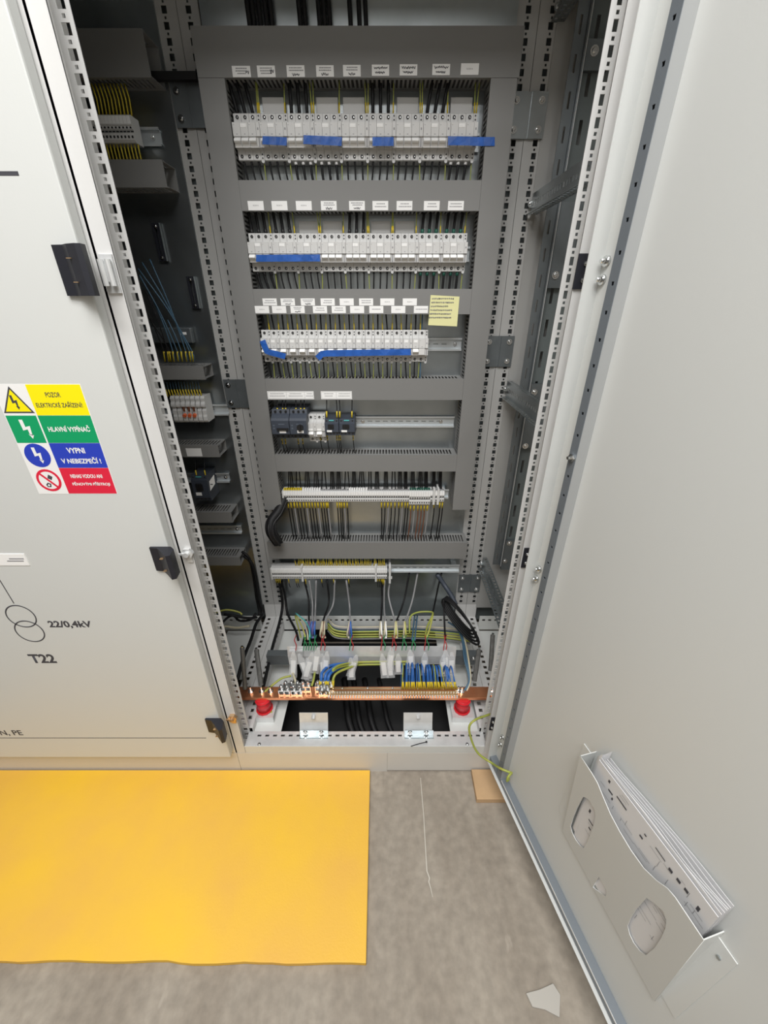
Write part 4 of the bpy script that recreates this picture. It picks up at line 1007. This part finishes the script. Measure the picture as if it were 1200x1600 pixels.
# ferrules above strip 2
i = 0; u = 463.0
while u < 604:
    if not (580.5 < u < 583):
        x = xY(u, 885, 1.262); lean = random.uniform(-.005, .005)
        wire([(x, 1.262, s2z1 - .002), (x + lean, 1.262, s2z1 + .022), (x + lean * 1.4, 1.264, H - .835)], .0013, 'yellow_wire' if i % 5 else 'cable_grey', f'{nth(i)} yellow-ferruled wire above the lower terminal strip', 'yellow-ferruled wires above the lower terminal strip',
             ferrule=((x, 1.262, s2z1 - .001), (x + lean * 1.1, 1.262, s2z1 + .023)), k=2); i += 1
    u += 2.55 + random.uniform(-.3, .3)
for i, (u, dv) in enumerate([(432,8),(435,9),(438,9),(451.5,9),(463,9),(466,9),(478,11),(503,9),(521.5,9),(545,10),(590,6),(593,6),(596,7),(598,11),(600,14)]):
    x = xY(u, 910, 1.25); wire([(x, 1.25, s2z0 + .002), (x, 1.25, s2z0 - .03), (x + .002, 1.252, s2z0 - .045)], .0013, 'cable', f'{nth(i)} short yellow-ferruled wire end below the lower terminal strip', 'yellow-ferruled wire ends below the lower terminal strip',
         ferrule=((x, 1.25, s2z0 + .001), (x, 1.25, s2z0 - .0022 * dv - .003)), k=2)

# ------------------------------------------------------------------ left bay contents
tsr, z0_, z1_ = strip('dim terminal block with yellow ferrules high in the left bay', 120, 212, 178, 222, 1.24, .0085)
for i in range(11):
    x = xY(149 + 5.6 * i, 178, 1.255)
    wire([(x, 1.255, z1_ - .002), (x + .003, 1.255, z1_ + .03), (x - .002, 1.258, z1_ + .056)], .0016, 'ferrule', f'{nth(i)} yellow-ferruled wire above the dim left-bay terminals', 'wires above the dim left bay terminals', k=2)
    wire([(x, 1.255, z0_ + .002), (x, 1.255, z0_ - .03), (x + .003, 1.258, z0_ - .05)], .0016, 'ferrule', f'{nth(i)} yellow-ferruled wire below the dim left-bay terminals', 'wires below the dim left bay terminals', k=2)
din(-.93, -.545, (z0_ + z1_) / 2, 'zinc rail behind the dim left bay terminals', screws=(-.565,))
zd = zY(746, 1.30); din(-.93, xY(358, 746, 1.3), zd, 'zinc rail behind the small left bay contactor', screws=(xY(352, 745, 1.3),))
zd = zY(827, 1.30); din(-.93, xY(377, 827, 1.3), zd, 'empty zinc rail between two left bay ducts', screws=(xY(370, 826, 1.3),))
zd = zY(640, 1.30); din(-.93, -.50, zd, 'zinc rail behind the white and orange terminals')
contactor(301, 326, 744, 783, 'small dark contactor with white tag in the left bay', Y=1.225, grp=None)
for i, u in enumerate((307, 321)):
    x = xY(u, 745, 1.232); z = zY(745, 1.232); wire([(x, 1.234, z - .003), (x, 1.236, z + .024), (x, 1.25, z + .05)], .0014, 'cable', f'{("left","right")[i]} ferruled wire above the left bay contactor', 'ferruled wires above the left bay contactor', ferrule=((x, 1.234, z - .002), (x, 1.2355, z + .022)), k=2)
a = [atY(*p, 1.22) for p in ((327, 752), (334, 742), (336, 756), (329, 767))]
o = MB().prism([(p.x, p.z) for p in a][::-1], 1.219, 1.222, 'y').build('paper_tag', 'label'); tag(o, 'white tag with a black mark beside the left bay contactor', 'tag')
MB().box(a[0].x + .002, a[0].x + .010, 1.2186, 1.219, a[0].z - .012, a[0].z - .009).build('mark', 'ink', o)
# orange/white disconnect terminals
root = None
x0 = xY(269, 640, 1.235)
for i in range(7):
    x = xY(268 + 7.8 * i, 640, 1.24); za, zb = zY(660, 1.24), zY(620, 1.24); wd = .0135; org = i in (2, 3, 4) ; 
    r = empty('disconnect_terminal', (x, 1.24, za)); 
    tag(r, f'white terminal {"with orange lever" if org else "without lever" if i < 5 else "with stepped side"}, {nth(i)} from left in left bay', 'terminal', 'disconnect terminals in the left bay')
    h = zb - za; mb = MB(); mb.prism([(.004, 0), (.055, 0), (.055, h), (.010, h), (.004, h*.92), (.006, h*.8), (0, h*.7), (0, h*.62), (.008, h*.55), (.003, h*.45), (.003, h*.3), (0, h*.22), (0, h*.08)], .0004, wd - .0006, 'x'); mb.build('body', 'white', r)
    if org:
        MB().cyl((wd/2, .002, h*.30), (wd/2, -.006, h*.27), .0055, 10).build('lever', 'orange', r); MB().box(wd*.3, wd*.7, .0, .004, h*.44, h*.62).build('fuse_slot', 'brown', r)
for i in range(13):
    x = xY(262 + 4.4 * i, 618, 1.258); z = zY(618, 1.258)
    wire([(x, 1.258, z - .004), (x - .002, 1.258, z + .018), (x - .004, 1.262, zY(597, 1.26))], .0013, 'blue_grey', f'{nth(i)} blue wire above the white and orange terminals', 'wires above the disconnect terminals', ferrule=((x, 1.258, z - .003), (x - .002, 1.258, z + .018)), k=2)
for i, (u, v, u2) in enumerate([(216,420,300),(222,410,296),(234,405,290),(218,430,277),(240,470,270),(262,500,283),(228,455,262),(206,440,256),(212,470,265)]):
    a = atY(u, v, 1.26); m = atY((u*.45 + u2*.55), (v + 548) / 2, 1.25); b = atY(u2, 549, 1.255); c = atY(u2 + 3, 566, 1.262)
    wire([a, m, b, c], .0017, 'blue_grey' if i < 6 else 'cable', f'{nth(i)} slack {"blue-grey" if i < 6 else "black"} wire falling into the left bay duct', 'slack wires in the left bay', ferrule=(b, atY(u2 + 2, 565, 1.26)), k=4)
# slotted clips on left plate
for (u0, v0, u1, v1, lab) in ((240, 348, 256, 408, 'upper slotted black clip on the left bay plate'), (293, 432, 309, 482, 'lower slotted black clip on the left bay plate')):
    a = atY(u0, v0, 1.295); b = atY(u1, v1, 1.295); xm = (a.x + b.x) / 2
    r = empty('slotted_clip', (xm, 1.304, b.z)); tag(r, lab, 'clip', 'slotted clips on the left bay plate')
    put(MB().plate((xm - .011, 1.297, b.z), (1,0,0), (0,0,1), .022, a.z - b.z, .006, [(.008, .013, .015, a.z - b.z - .012)]), 'clip_body', 'magnet', r)
    put(MB().box(xm + .0105, xm + .0115, 1.293, 1.303, b.z, a.z), 'clip_edge', 'zinc', r); addto(screw(xm, 1.297, a.z - .008, r, .004), r); addto(screw(xm, 1.297, b.z + .008, r, .004), r)
mb = MB(); mb.box(-.93, xY(300, 520, 1.29), 1.285, 1.303, zY(536, 1.29), zY(512, 1.29))
o = mb.build('support_bracket', 'zinc_dark', bevel=.003); tag(o, 'dark sheet bracket above the ferruled wires in the left bay', 'bracket')
MB().box(xY(281, 520, 1.28), xY(290, 520, 1.28), 1.2842, 1.2848, zY(523, 1.285), zY(519, 1.285)).build('marker', 'label', o)

# ------------------------------------------------------------------ black looms and cables
o = MB(); pts = smooth([atY(446, 775, 1.27), atY(436, 798, 1.235), atY(424, 815, 1.205), atY(424, 832, 1.190), atY(434, 848, 1.20)], 5)
o.tube(pts, .017, 10); lm = o.build('cable_loom', 'cable', smooth=True); tag(lm, 'thick bulging black cable loom under the left vertical duct', 'cable')
for q in range(7):
    a = 2 * math.pi * q / 7; MB().tube([p + Vector((math.cos(a) * .015, math.sin(a) * .015, math.sin(a*2) * .004)) for p in pts], .0042, 5).build('strand', 'black', lm, smooth=True)
def pxcable(P, r, m, lab, grp=None, name='cable', k=5, n=8, cat='cable'): return wire([atY(*p) for p in P], r, m, lab, grp, name=name, k=k, n=n, cat=cat)
pxcable([(381,868,1.27),(393,880,1.26),(400,905,1.27),(404,935,1.28),(410,958,1.27),(400,975,1.2),(392,1000,1.12),(380,1030,1.0),(371,1062,.93)], .0060, 'cable', 'black cable running down beside the left rear upright')
pxcable([(378,862,1.27),(389,872,1.26),(396,900,1.28),(401,935,1.29),(405,960,1.27),(390,966,1.22),(365,962,1.2),(350,960,1.2)], .0050, 'cable', 'black cable bending left into the closed bay floor')
pxcable([(436,908,1.26),(440,930,1.27),(441,950,1.27),(436,975,1.2),(426,1010,1.08),(418,1045,.98),(409,1083,.89)], .0055, 'cable', 'black cable falling from lower strip to left end of copper bar')
pxcable([(440,908,1.27),(446,935,1.28),(450,960,1.24),(462,985,1.12),(466,1000,1.04)], .0045, 'cable', 'black cable right of the left rear upright, toward the tags')
pxcable([(341,985,1.15),(352,968,1.2),(364,962,1.22),(375,970,1.22),(392,968,1.23),(400,958,1.25)], .0045, 'cable', 'black cable lying in an arc low in the left bay')
pxcable([(330,960,1.25),(352,953,1.25),(372,956,1.25),(378,960,1.24)], .0035, 'yellow_wire', 'yellow-green wire arched low in the left bay', cat='wire')
pxcable([(335,982,1.18),(352,979,1.2),(370,981,1.2),(390,978,1.2)], .0048, 'beige', 'pale sheathed cable low in the left bay')
# coil of black cable at the lower right
def coil(k):
    a, b = atY(692 + k*1.5, 938 + k, 1.17), atY(747 - k*2.2, 1006 - k*3, 1.03); c = (a + b) / 2; ax = (b - a) / 2; sd = ax.normalized().cross(Vector((.25, 1, .1))).normalized() * (.030 - .0025 * k)
    return [c + ax * math.cos(t) * 1.02 + sd * math.sin(t) + Vector((0, .004*k, .003*k)) for t in [2 * math.pi * i / 22 for i in range(23)]]
cl = empty('cable_coil', atY(720, 970, 1.1)); tag(cl, 'coiled black cable hanging in the lower right corner of the bay', 'cable')
for k in range(5): put(MB().tube(coil(k), .0040, 7), 'loop', 'cable', cl, smooth=True)
pxcable([(693,935,1.17),(694,960,1.14),(695,985,1.08),(696,1000,1.03)], .0035, 'cable', 'black cable end hanging straight from the coil')
pxcable([(690,895,1.28),(684,920,1.27),(679,945,1.26),(676,958,1.25)], .0035, 'cable', 'black cable from lower duct toward the yellow-green bundle')
pxcable([(683,897,1.28),(695,915,1.26),(706,932,1.22),(712,945,1.19)], .0090, 'slate', 'dark corrugated conduit behind the cable coil')
# device cables with cores and tags
cabs = [  # (u top, u mid, v mid, u end, core colours)
 (475, 482, 935, 483, ['violet','brown','violet']), (483, 488, 940, 488, ['blue','violet']), (494, 493, 945, 492, ['violet','blue']),
 (511, 514, 940, 504, ['beige','beige']), (523, 521, 942, 507, ['brown','beige']), (541, 546, 945, 547, ['beige','violet','blue']),
 (596, 597, 935, 595, ['beige','label']), (601, 600, 945, 602, ['beige','label']), (610, 607, 930, 619, ['yellow_wire','beige']),
 (640, 632, 935, 618, ['beige','yellow_wire']), (653, 645, 935, 632, ['beige','yellow_wire'])]
for i, (ut, um, vm, ue, cores) in enumerate(cabs):
    e = atY(ue, 972, 1.14); src = (ut, 906, 1.255) if ut < 612 else (ut, 893, 1.285)
    cb = wire([atY(*src), atY(um, vm, 1.235), atY((um*.35 + ue*.65), 962, 1.17), e], .0036, 'cable_grey' if i % 3 else 'cable', f'{"grey" if i % 3 else "black"} control cable, {nth(i)} from the left below the lower strip', 'control cables falling to the white tags', name='control_cable', n=8, cat='cable')
    for q, m in enumerate(cores):
        dx = (q - (len(cores)-1)/2) * .0045
        MB().tube(smooth([e + Vector((dx*.3, 0, .004)), e + Vector((dx*1.8, -.045, -.018)), atY(ue, 996, 1.045) + Vector((dx, 0, 0))], 4), .0034, 6).build('core', m, cb, smooth=True)
# coloured core ends with red and green clips
rg = [(462,'red_wire'),(474,'green'),(478,'green'),(482,'green'),(486,'green'),(490,'green'),(494,'green'),(501,'red_wire'),(507,'red_wire'),(546,'green'),(551,'red_wire'),(595,'red_wire'),(601,'green'),(612,'red_wire'),(618,'red_wire'),(628,'green'),(634,'green'),(643,'green'),(648,'green'),(663,'red_wire'),(669,'green'),(693,'red_wire'),(697,'red_wire')]
for i, (u, m) in enumerate(rg):
    wire([atY(u + 1, 992, 1.05), atY(u - 2 + 4*(i % 2), 1000, 1.02), atY(u + 1, 1008, 1.0), atY(u, 1016, .975)], .0016, m, f'{"red" if m[0]=="r" else "green"} core end above the white tags, {nth(i)} from left', 'coloured core ends above the white tags', k=4, n=5)
pxcable([(463,962,1.18),(470,975,1.12),(476,990,1.05),(477,1000,1.03)], .0025, 'yellow_wire', 'yellow core of the leftmost core bundle', 'leftmost core bundle', name='wire', cat='wire')
pxcable([(463,960,1.18),(474,972,1.12),(480,988,1.05),(481,1000,1.03)], .0025, 'beige', 'pale core of the leftmost core bundle', 'leftmost core bundle', name='wire', cat='wire')
pxcable([(462,958,1.18),(478,972,1.12),(484,988,1.05),(483,1000,1.03)], .0025, 'teal', 'turquoise core of the leftmost core bundle', 'leftmost core bundle', name='wire', cat='wire')
pxcable([(461,962,1.18),(466,980,1.12),(470,996,1.05)], .0025, 'green_yellow', 'green-yellow core of the leftmost core bundle', 'leftmost core bundle', name='wire', cat='wire')
# clear tags
tags = [(459,1018,1053,-6),(467,1022,1056,14),(480,1028,1059,0),(488,1020,1057,-16),(497,1012,1047,-10),(503,1022,1054,0),(511,1018,1053,-8),(548,1028,1057,0),(557,1024,1053,-16),(597,1022,1054,6),(608,1024,1054,4),(612,1012,1042,-4),(622,1022,1049,2),(640,1026,1050,0),(664,1020,1050,0),(693,1024,1052,0),(706,1020,1050,2),(696,1016,1045,3),(641,1016,1040,4)]
tg = None
for i, (u, v0, v1, tilt) in enumerate(tags):
    Y = .955 + .004 * (i % 3); a, b = atY(u, v0, Y), atY(u, v1, Y); h = a.z - b.z; wd = .0140
    if tg is None:
        r = empty('cable_tag'); mb = MB(); mb.prism([(-wd, -h), (wd, -h), (wd*.8, -h*.25), (wd*.3, 0), (-wd*.3, 0), (-wd*.8, -h*.25)][::1], -.0025, .0025, 'y'); mb.build('sleeve', 'clear', r)
        MB().box(-wd*.55, wd*.55, -.0008, .0008, -h*.9, -h*.35).build('insert', 'label', r); tg = r; tt = tree_of(r); h_ = h
    else: r = clone(tg, (0,0,0), tt)
    r.location = a; r.rotation_euler = (R(-8), R(-tilt), 0); r.scale = (1, 1, h / h_)
    tag(r, f'clear cable tag with white insert, {nth(i)} counted from the left', 'cable tag', 'clear cable tags hanging on the clamp rail')
# PE and blue wire bundle crossing behind
for i, (m, v, dy) in enumerate([('green_yellow', 986, 0), ('yellow_wire', 990, .006), ('cable_grey', 981, .01), ('blue_grey', 984, .014), ('beige', 979, .018), ('green_yellow', 994, -.004), ('cable_grey', 997, 0)]):
    pxcable([(512, v - 12, 1.19 + dy), (528, v, 1.17 + dy), (580, v + 1, 1.165 + dy), (640, v, 1.165 + dy), (700, v + 3, 1.165 + dy), (735, v + 8, 1.15 + dy)], .0036, m, f'{nth(i)} wire of the bundle crossing behind the clamp rail', 'wire bundle crossing behind the clamp rail', name='wire', cat='wire')
pxcable([(640,990,1.13),(641,965,1.18),(652,957,1.2),(672,956,1.2),(676,960,1.18),(668,978,1.12),(664,995,1.05)], .0034, 'green_yellow', 'green-yellow wire arching over the bundle right of centre', name='wire', cat='wire')
pxcable([(677,958,1.19),(672,980,1.11),(667,996,1.05)], .0034, 'yellow_wire', 'yellow wire descending beside the arched earth wire', name='wire', cat='wire')
for i, u in enumerate((646, 650)): pxcable([(u + 2, 962, 1.19), (u, 980, 1.1), (u - 2, 1000, 1.02)], .0030, 'blue_grey', f'{("left","right")[i]} blue wire of the pair right of the pale cores', 'blue wire pair right of the pale cores', name='wire', cat='wire')
for i in range(3): pxcable([(700 + 2*i, 972 + i, 1.17), (714 + 2*i, 982, 1.14), (722 + 2*i, 1000, 1.08), (726 + 3*i, 1030, .98), (733 + i, 1062, .92), (725 + 2*i, 1080, .89)], .0032, ('blue_grey', 'blue_grey', 'beige')[i], f'{ORD[i]} wire of the trio curving down to the right end of the copper bar', 'wires curving to the copper bar end', name='wire', cat='wire')
for i in range(2): pxcable([(520, 1048 - 2*i, .90), (532, 1042 - i*3, .93), (556, 1039 - 4*i, .97), (600, 1038 - 4*i, .98), (640, 1038 - 4*i, .98)], .0036, 'green_yellow', f'{("lower","upper")[i]} green-yellow earth wire running along under the clamp rail', 'earth wires under the clamp rail', name='wire', cat='wire')
pxcable([(408,1086,.88),(424,1072,.9),(440,1060,.92),(455,1056,.93)], .0034, 'green_yellow', 'green-yellow earth wire left of the chrome clamps', name='wire', cat='wire')
pxcable([(424,1112,.86),(420,1128,.86),(414,1143,.84)], .0034, 'green_yellow', 'green-yellow earth wire below the left red insulator', name='wire', cat='wire')

# ------------------------------------------------------------------ clamp rail, copper bar, insulators
r = empty('cable_clamp_rail', (-.05, 1.0, .25)); tag(r, 'bright zinc clamp rail across the bay carrying the cables', 'rail')
x0, x1 = xY(450, 1025, 1.0), xY(712, 1025, 1.0); zt, zm, zb = zY(1012, 1.0), zY(1025, 1.0), zY(1038, 1.0)
put(MB().prism([(1.0, zb), (.998, zm), (1.006, zt), (1.0075, zt), (1.0, zm), (1.002, zb)], x0, x1, 'x'), 'rail_profile', 'zinc_bright', r)
for xa_, xb_ in ((xY(416, 1030, 1.0), x0 + .01), (x1 - .01, xY(748, 1030, 1.0))): put(MB().box(xa_, xb_, 1.004, 1.03, zY(1040, 1.0), zY(1026, 1.0)), 'rail_bracket', 'zinc_dark', r)
for u in (455, 740): p = atY(u, 1030, 1.0); addto(screw(p.x, 1.0035, p.z, r, .006), r)
for u in (463, 475): p = atY(u - 10, 1018, 1.0); addto(MB().box(p.x, p.x + .02, .99, 1.0, p.z - .012, p.z + .01).build('saddle', 'zinc_bright', r), r)
BY0, BY1, BZ = .862, .905, .215
r = empty('copper_busbar', (-.05, .88, .2)); tag(r, 'long copper busbar crossing the bottom of the open bay', 'busbar')
put(MB().box(XL - .04, XR + .03, BY0, BY1, BZ - .010, BZ), 'bar', 'copper', r, bevel=.0008)
put(MB().box(xY(512, 1090, BY0), xY(716, 1090, BY0), BY0 + .004, BY0 + .020, BZ + .0002, BZ + .010).box(xY(512, 1090, BY0), xY(716, 1090, BY0), BY0 + .024, BY0 + .032, BZ + .0002, BZ + .010), 'terminal_comb', 'brass', r)
mb = MB(); n = 48; xa, xb = xY(514, 1090, BY0), xY(714, 1090, BY0)
for i in range(n):
    x = xa + (xb - xa) * i / (n - 1); mb.cyl((x, BY0 + .012, BZ + .010), (x, BY0 + .012, BZ + .0135), .0026, 6); mb.box(x - .0022, x + .0022, BY0 - .001, BY0 + .004, BZ + .0005, BZ + .009)
sc_ = put(mb, 'comb_screw', 'zinc_bright', r); sc_['kind'] = 'stuff'
for i in range(5):
    x = xa + (xb - xa) * (i + .5) / 5; addto(screw(x, BY0 + .028, BZ + .010, r, .003, d=(0, 0, 1)), r)
for i, u in enumerate((390, 407, 421, 717, 724, 771)):
    p = atZ(u, 1086 if u != 724 else 1092, BZ + .004); o = MB().cyl((p.x, .885, BZ), (p.x, .885, BZ + .005), .009, 12).cyl((p.x, .885, BZ + .005), (p.x, .885, BZ + .012), .0065, 6).cyl((p.x, .885, BZ + .012), (p.x, .885, BZ + .024), .0035, 8).build('bar_bolt', 'steel', r); addto(o, r)
for i, u in enumerate((413, 722)):
    x = xY(u, 1108, .868); mb = MB(); mb.cyl((x, .872, .150), (x, .872, .2045), .024, 12, .021); mb.cyl((x, .872, .150), (x, .872, .156), .027, 12); mb.cyl((x, .872, .1945), (x, .872, .1985), .025, 12)
    o = mb.build('standoff_insulator', 'red', smooth=True); tag(o, f'red standoff insulator under the {("left","right")[i]} end of the copper bar', 'insulator', 'red insulators under the busbar')
    put(MB().box(x - .035, x + .035, .84, .90, .147, .1495).box(x - .035, x + .035, .898, .90, .1255, .147).box(x - .035, x + .035, .84, .842, .1255, .147), 'insulator_bracket', 'zinc_bright', mid)
# chrome clamps
ck = None; k = 0
for row, us, v in ((0, (441, 450, 460, 469), 1084), (1, (449, 458, 467, 475, 483), 1074), (2, (503, 512), 1084), (3, (498, 507, 518), 1074)):
    for j, u in enumerate(us):
        p = atZ(u, v, BZ); y = p.y if row in (0, 2) else .895; x = p.x; y = max(min(y, .895), .868)
        if ck is None:
            c = empty('busbar_clamp'); MB().box(-.008, .008, -.007, .007, 0, .004).box(-.008, -.006, -.007, .007, .004, .018).box(.006, .008, -.007, .007, .004, .018).box(-.008, .008, -.007, .007, .016, .019).build('frame', 'steel', c)
            MB().cyl((0, 0, .019), (0, 0, .030), .0052, 6).cyl((0, 0, .03), (0, 0, .033), .003, 8).build('clamp_screw', 'steel', c); ck = c; ct = tree_of(c)
        else: c = clone(ck, (0,0,0), ct)
        c.location = (x, y if row in (0, 2) else .893, BZ + .0002); c.scale = (1.12, 1.12, 1.25)
        tag(c, f'chrome busbar clamp, {nth(j)} from left in the {("front left","rear left","front middle","rear middle")[row]} row', 'clamp', 'chrome clamps on the copper bar'); k += 1
for i, u in enumerate((501, 507, 512, 520)):
    c = 'blue' if i != 3 else 'green_yellow'
    wire([atY(u, 1076, .893), atY(u + 1, 1060, .90), atY(u + 3 + i*2, 1050, .92), atY(u + 16 + i * 6, 1040, .96), atY(u + 45, 1036, .99)], .0050 if c == 'blue' else .004, c, f'{nth(i)} thick {"blue" if c == "blue" else "earth"} cable rising from the middle chrome clamps', 'thick cables on the middle chrome clamps', name='cable',
         ferrule=(atY(u, 1075, .893), atY(u + .5, 1063, .898)), n=8, cat='cable')
for i, (u, u2) in enumerate(((463, 461), (487, 490))):
    pxcable([(u, 1072, .893), (u2, 1062, .91), (u2 - 4 + 6*i, 1050, .95), (u2 - 3 + 6*i, 1042, .99)], .0038, ('beige', 'green_yellow', 'blue')[i], f'{("pale","green-yellow","blue")[i]} cable on the left chrome clamps', 'cables on the left chrome clamps')
# neutral and earth wires on the comb
u = 628.0; i = 0
while u < 714:
    x = xY(u, 1083, .885); gy = i in (0, 11, 19, 24); m = 'green_yellow' if gy else 'blue'; ln = (u - 628) / 86
    zc = BZ + .010; top_z = BZ + .084 - .018 * ln + random.uniform(-.004, .004); lean = random.uniform(-.003, .003) - .008 * ln
    wire([(x, .888, zc), (x + lean, .892, zc + .030), (x + lean * 1.6, .905, top_z - .006), (x + lean * 2, .925, top_z), (x + lean * 2.2, .945, top_z - .03), (x + lean * 2.2, .95, .12)], .0017, m,
         f'{"green-yellow" if gy else "blue"} wire with yellow ferrule, {nth(i)} from left on the busbar comb', 'ferruled wires on the busbar comb', ferrule=((x, .888, zc - .001), (x + lean, .892, zc + .030)), k=3); i += 1
    u += 2.85
# strain clamps on the front rail
for i, (ua, ub) in enumerate(((468, 512.5), (630.5, 675.5))):
    x0, x1 = xY(ua, 1143, .802), xY(ub, 1143, .802); r = empty('strain_clamp', ((x0 + x1) / 2, .80, .13)); tag(r, f'bent bright zinc clamp plate, {("left","right")[i]} one on the front base rail', 'clamp plate', 'bent clamp plates on the front base rail')
    Yt = .826; P = [(Yt, zY(1114, Yt)), (Yt - .008, zY(1127, Yt - .006)), (Yt - .006, zY(1130, Yt - .006)), (.808, zY(1143, .808)), (.806, zY(1143.5, .806)), (.790, zY(1145, .79))]
    P = [(Yt, zY(1114, Yt)), (Yt-.010, zY(1129, Yt-.010)), (.802, zY(1144, .802))]
    prof = P + [(.8035, P[2][1]), (Yt-.0085, P[1][1]), (Yt+.0015, P[0][1])]
    put(MB().prism(prof, x0, x1, 'x'), 'bent_plate', 'zinc_bright', r)
    put(MB().box(x0 + .003, x1 + .002, .7945, .796, .1325, .152).box(x0 + .003, x1 + .002, .780, .8020, .1315, .1325), 'foot_plate', 'zinc', r)
    for t in (.22, .78): addto(screw(x0 + (x1 - x0) * t, .7945, .142, r, .006), r)
    addto(MB().cyl(((x0 + x1) / 2, Yt - .004, P[0][1] - .006), ((x0 + x1) / 2, Yt - .014, P[0][1] - .010), .006, 8).build('thumb_nut', 'zinc_bright', r), r)
# flat straps left and right
for i, (ua, va, Ya, ub, vb, Yb, m) in enumerate([(378.5,1012,.93,383,1076,.885,'rod'),(400.5,1015,.96,408,1071,.89,'rod'),(748.5,1015,.965,741,1064,.905,'rod'),(770,992,1.0,766.5,1048,.93,'rod')]):
    o = MB().cyl(atY(ua, va, Ya), atY(ub, vb, Yb), .0075, 8).build('threaded_rod', m); tag(o, f'dark threaded rod, {nth(i)} from the left, standing near the copper bar', 'rod', 'threaded rods at the busbar ends')
    p = atY(ua, va, Ya); MB().cyl(p, p + Vector((0, 0, .006)), .0042, 8).build('rod_tip', 'steel', o)
# zip tie, sill screws
p = [atZ(*q, .1335) for q in ((642,1166), (655,1162), (666,1159.5))]
tag(MB().tube(p, .0012, 5).box(p[2].x - .002, p[2].x + .003, p[2].y - .002, p[2].y + .002, .132, .137).build('zip_tie', 'black'), 'small black zip tie lying on the front sill', 'zip tie')
for u, v in ((405, 1163), (730, 1163)): q = atZ(u, v, .132); addto(screw(q.x, q.y, .1312, mid, .004, d=(0, 0, 1)), mid)
# black cables leaving upward above the top duct
for i, u in enumerate((391, 398, 408, 418, 426, 470, 478, 500, 508, 516, 548, 562, 572)):
    x = xY(u, 38, 1.29); wire([(x, 1.275, H + .48), (x, 1.285, H + .53), (x - .006, 1.288, H + .66), (x - .008, 1.288, 2.06)], .0055, 'cable', f'black cable rising above the top duct, {nth(i)} from the left', 'black cables above the top duct', name='cable', k=3, cat='cable')
# dark floor recess cables seen through the base opening
for i, (u, w_) in enumerate(((540, .02), (556, .016), (575, .018), (600, .014))):
    p = atZ(u, 1128, .03); wire([(p.x - .02, p.y + .18, .03), (p.x, p.y + .06, .045), (p.x + .012, p.y, .035), (p.x + .03, p.y - .04, .02)], w_ * .6, 'cable', f'thick black supply cable in the dark base opening, {nth(i)} from left', 'supply cables below the base opening', name='cable', cat='cable')

stuff_build()
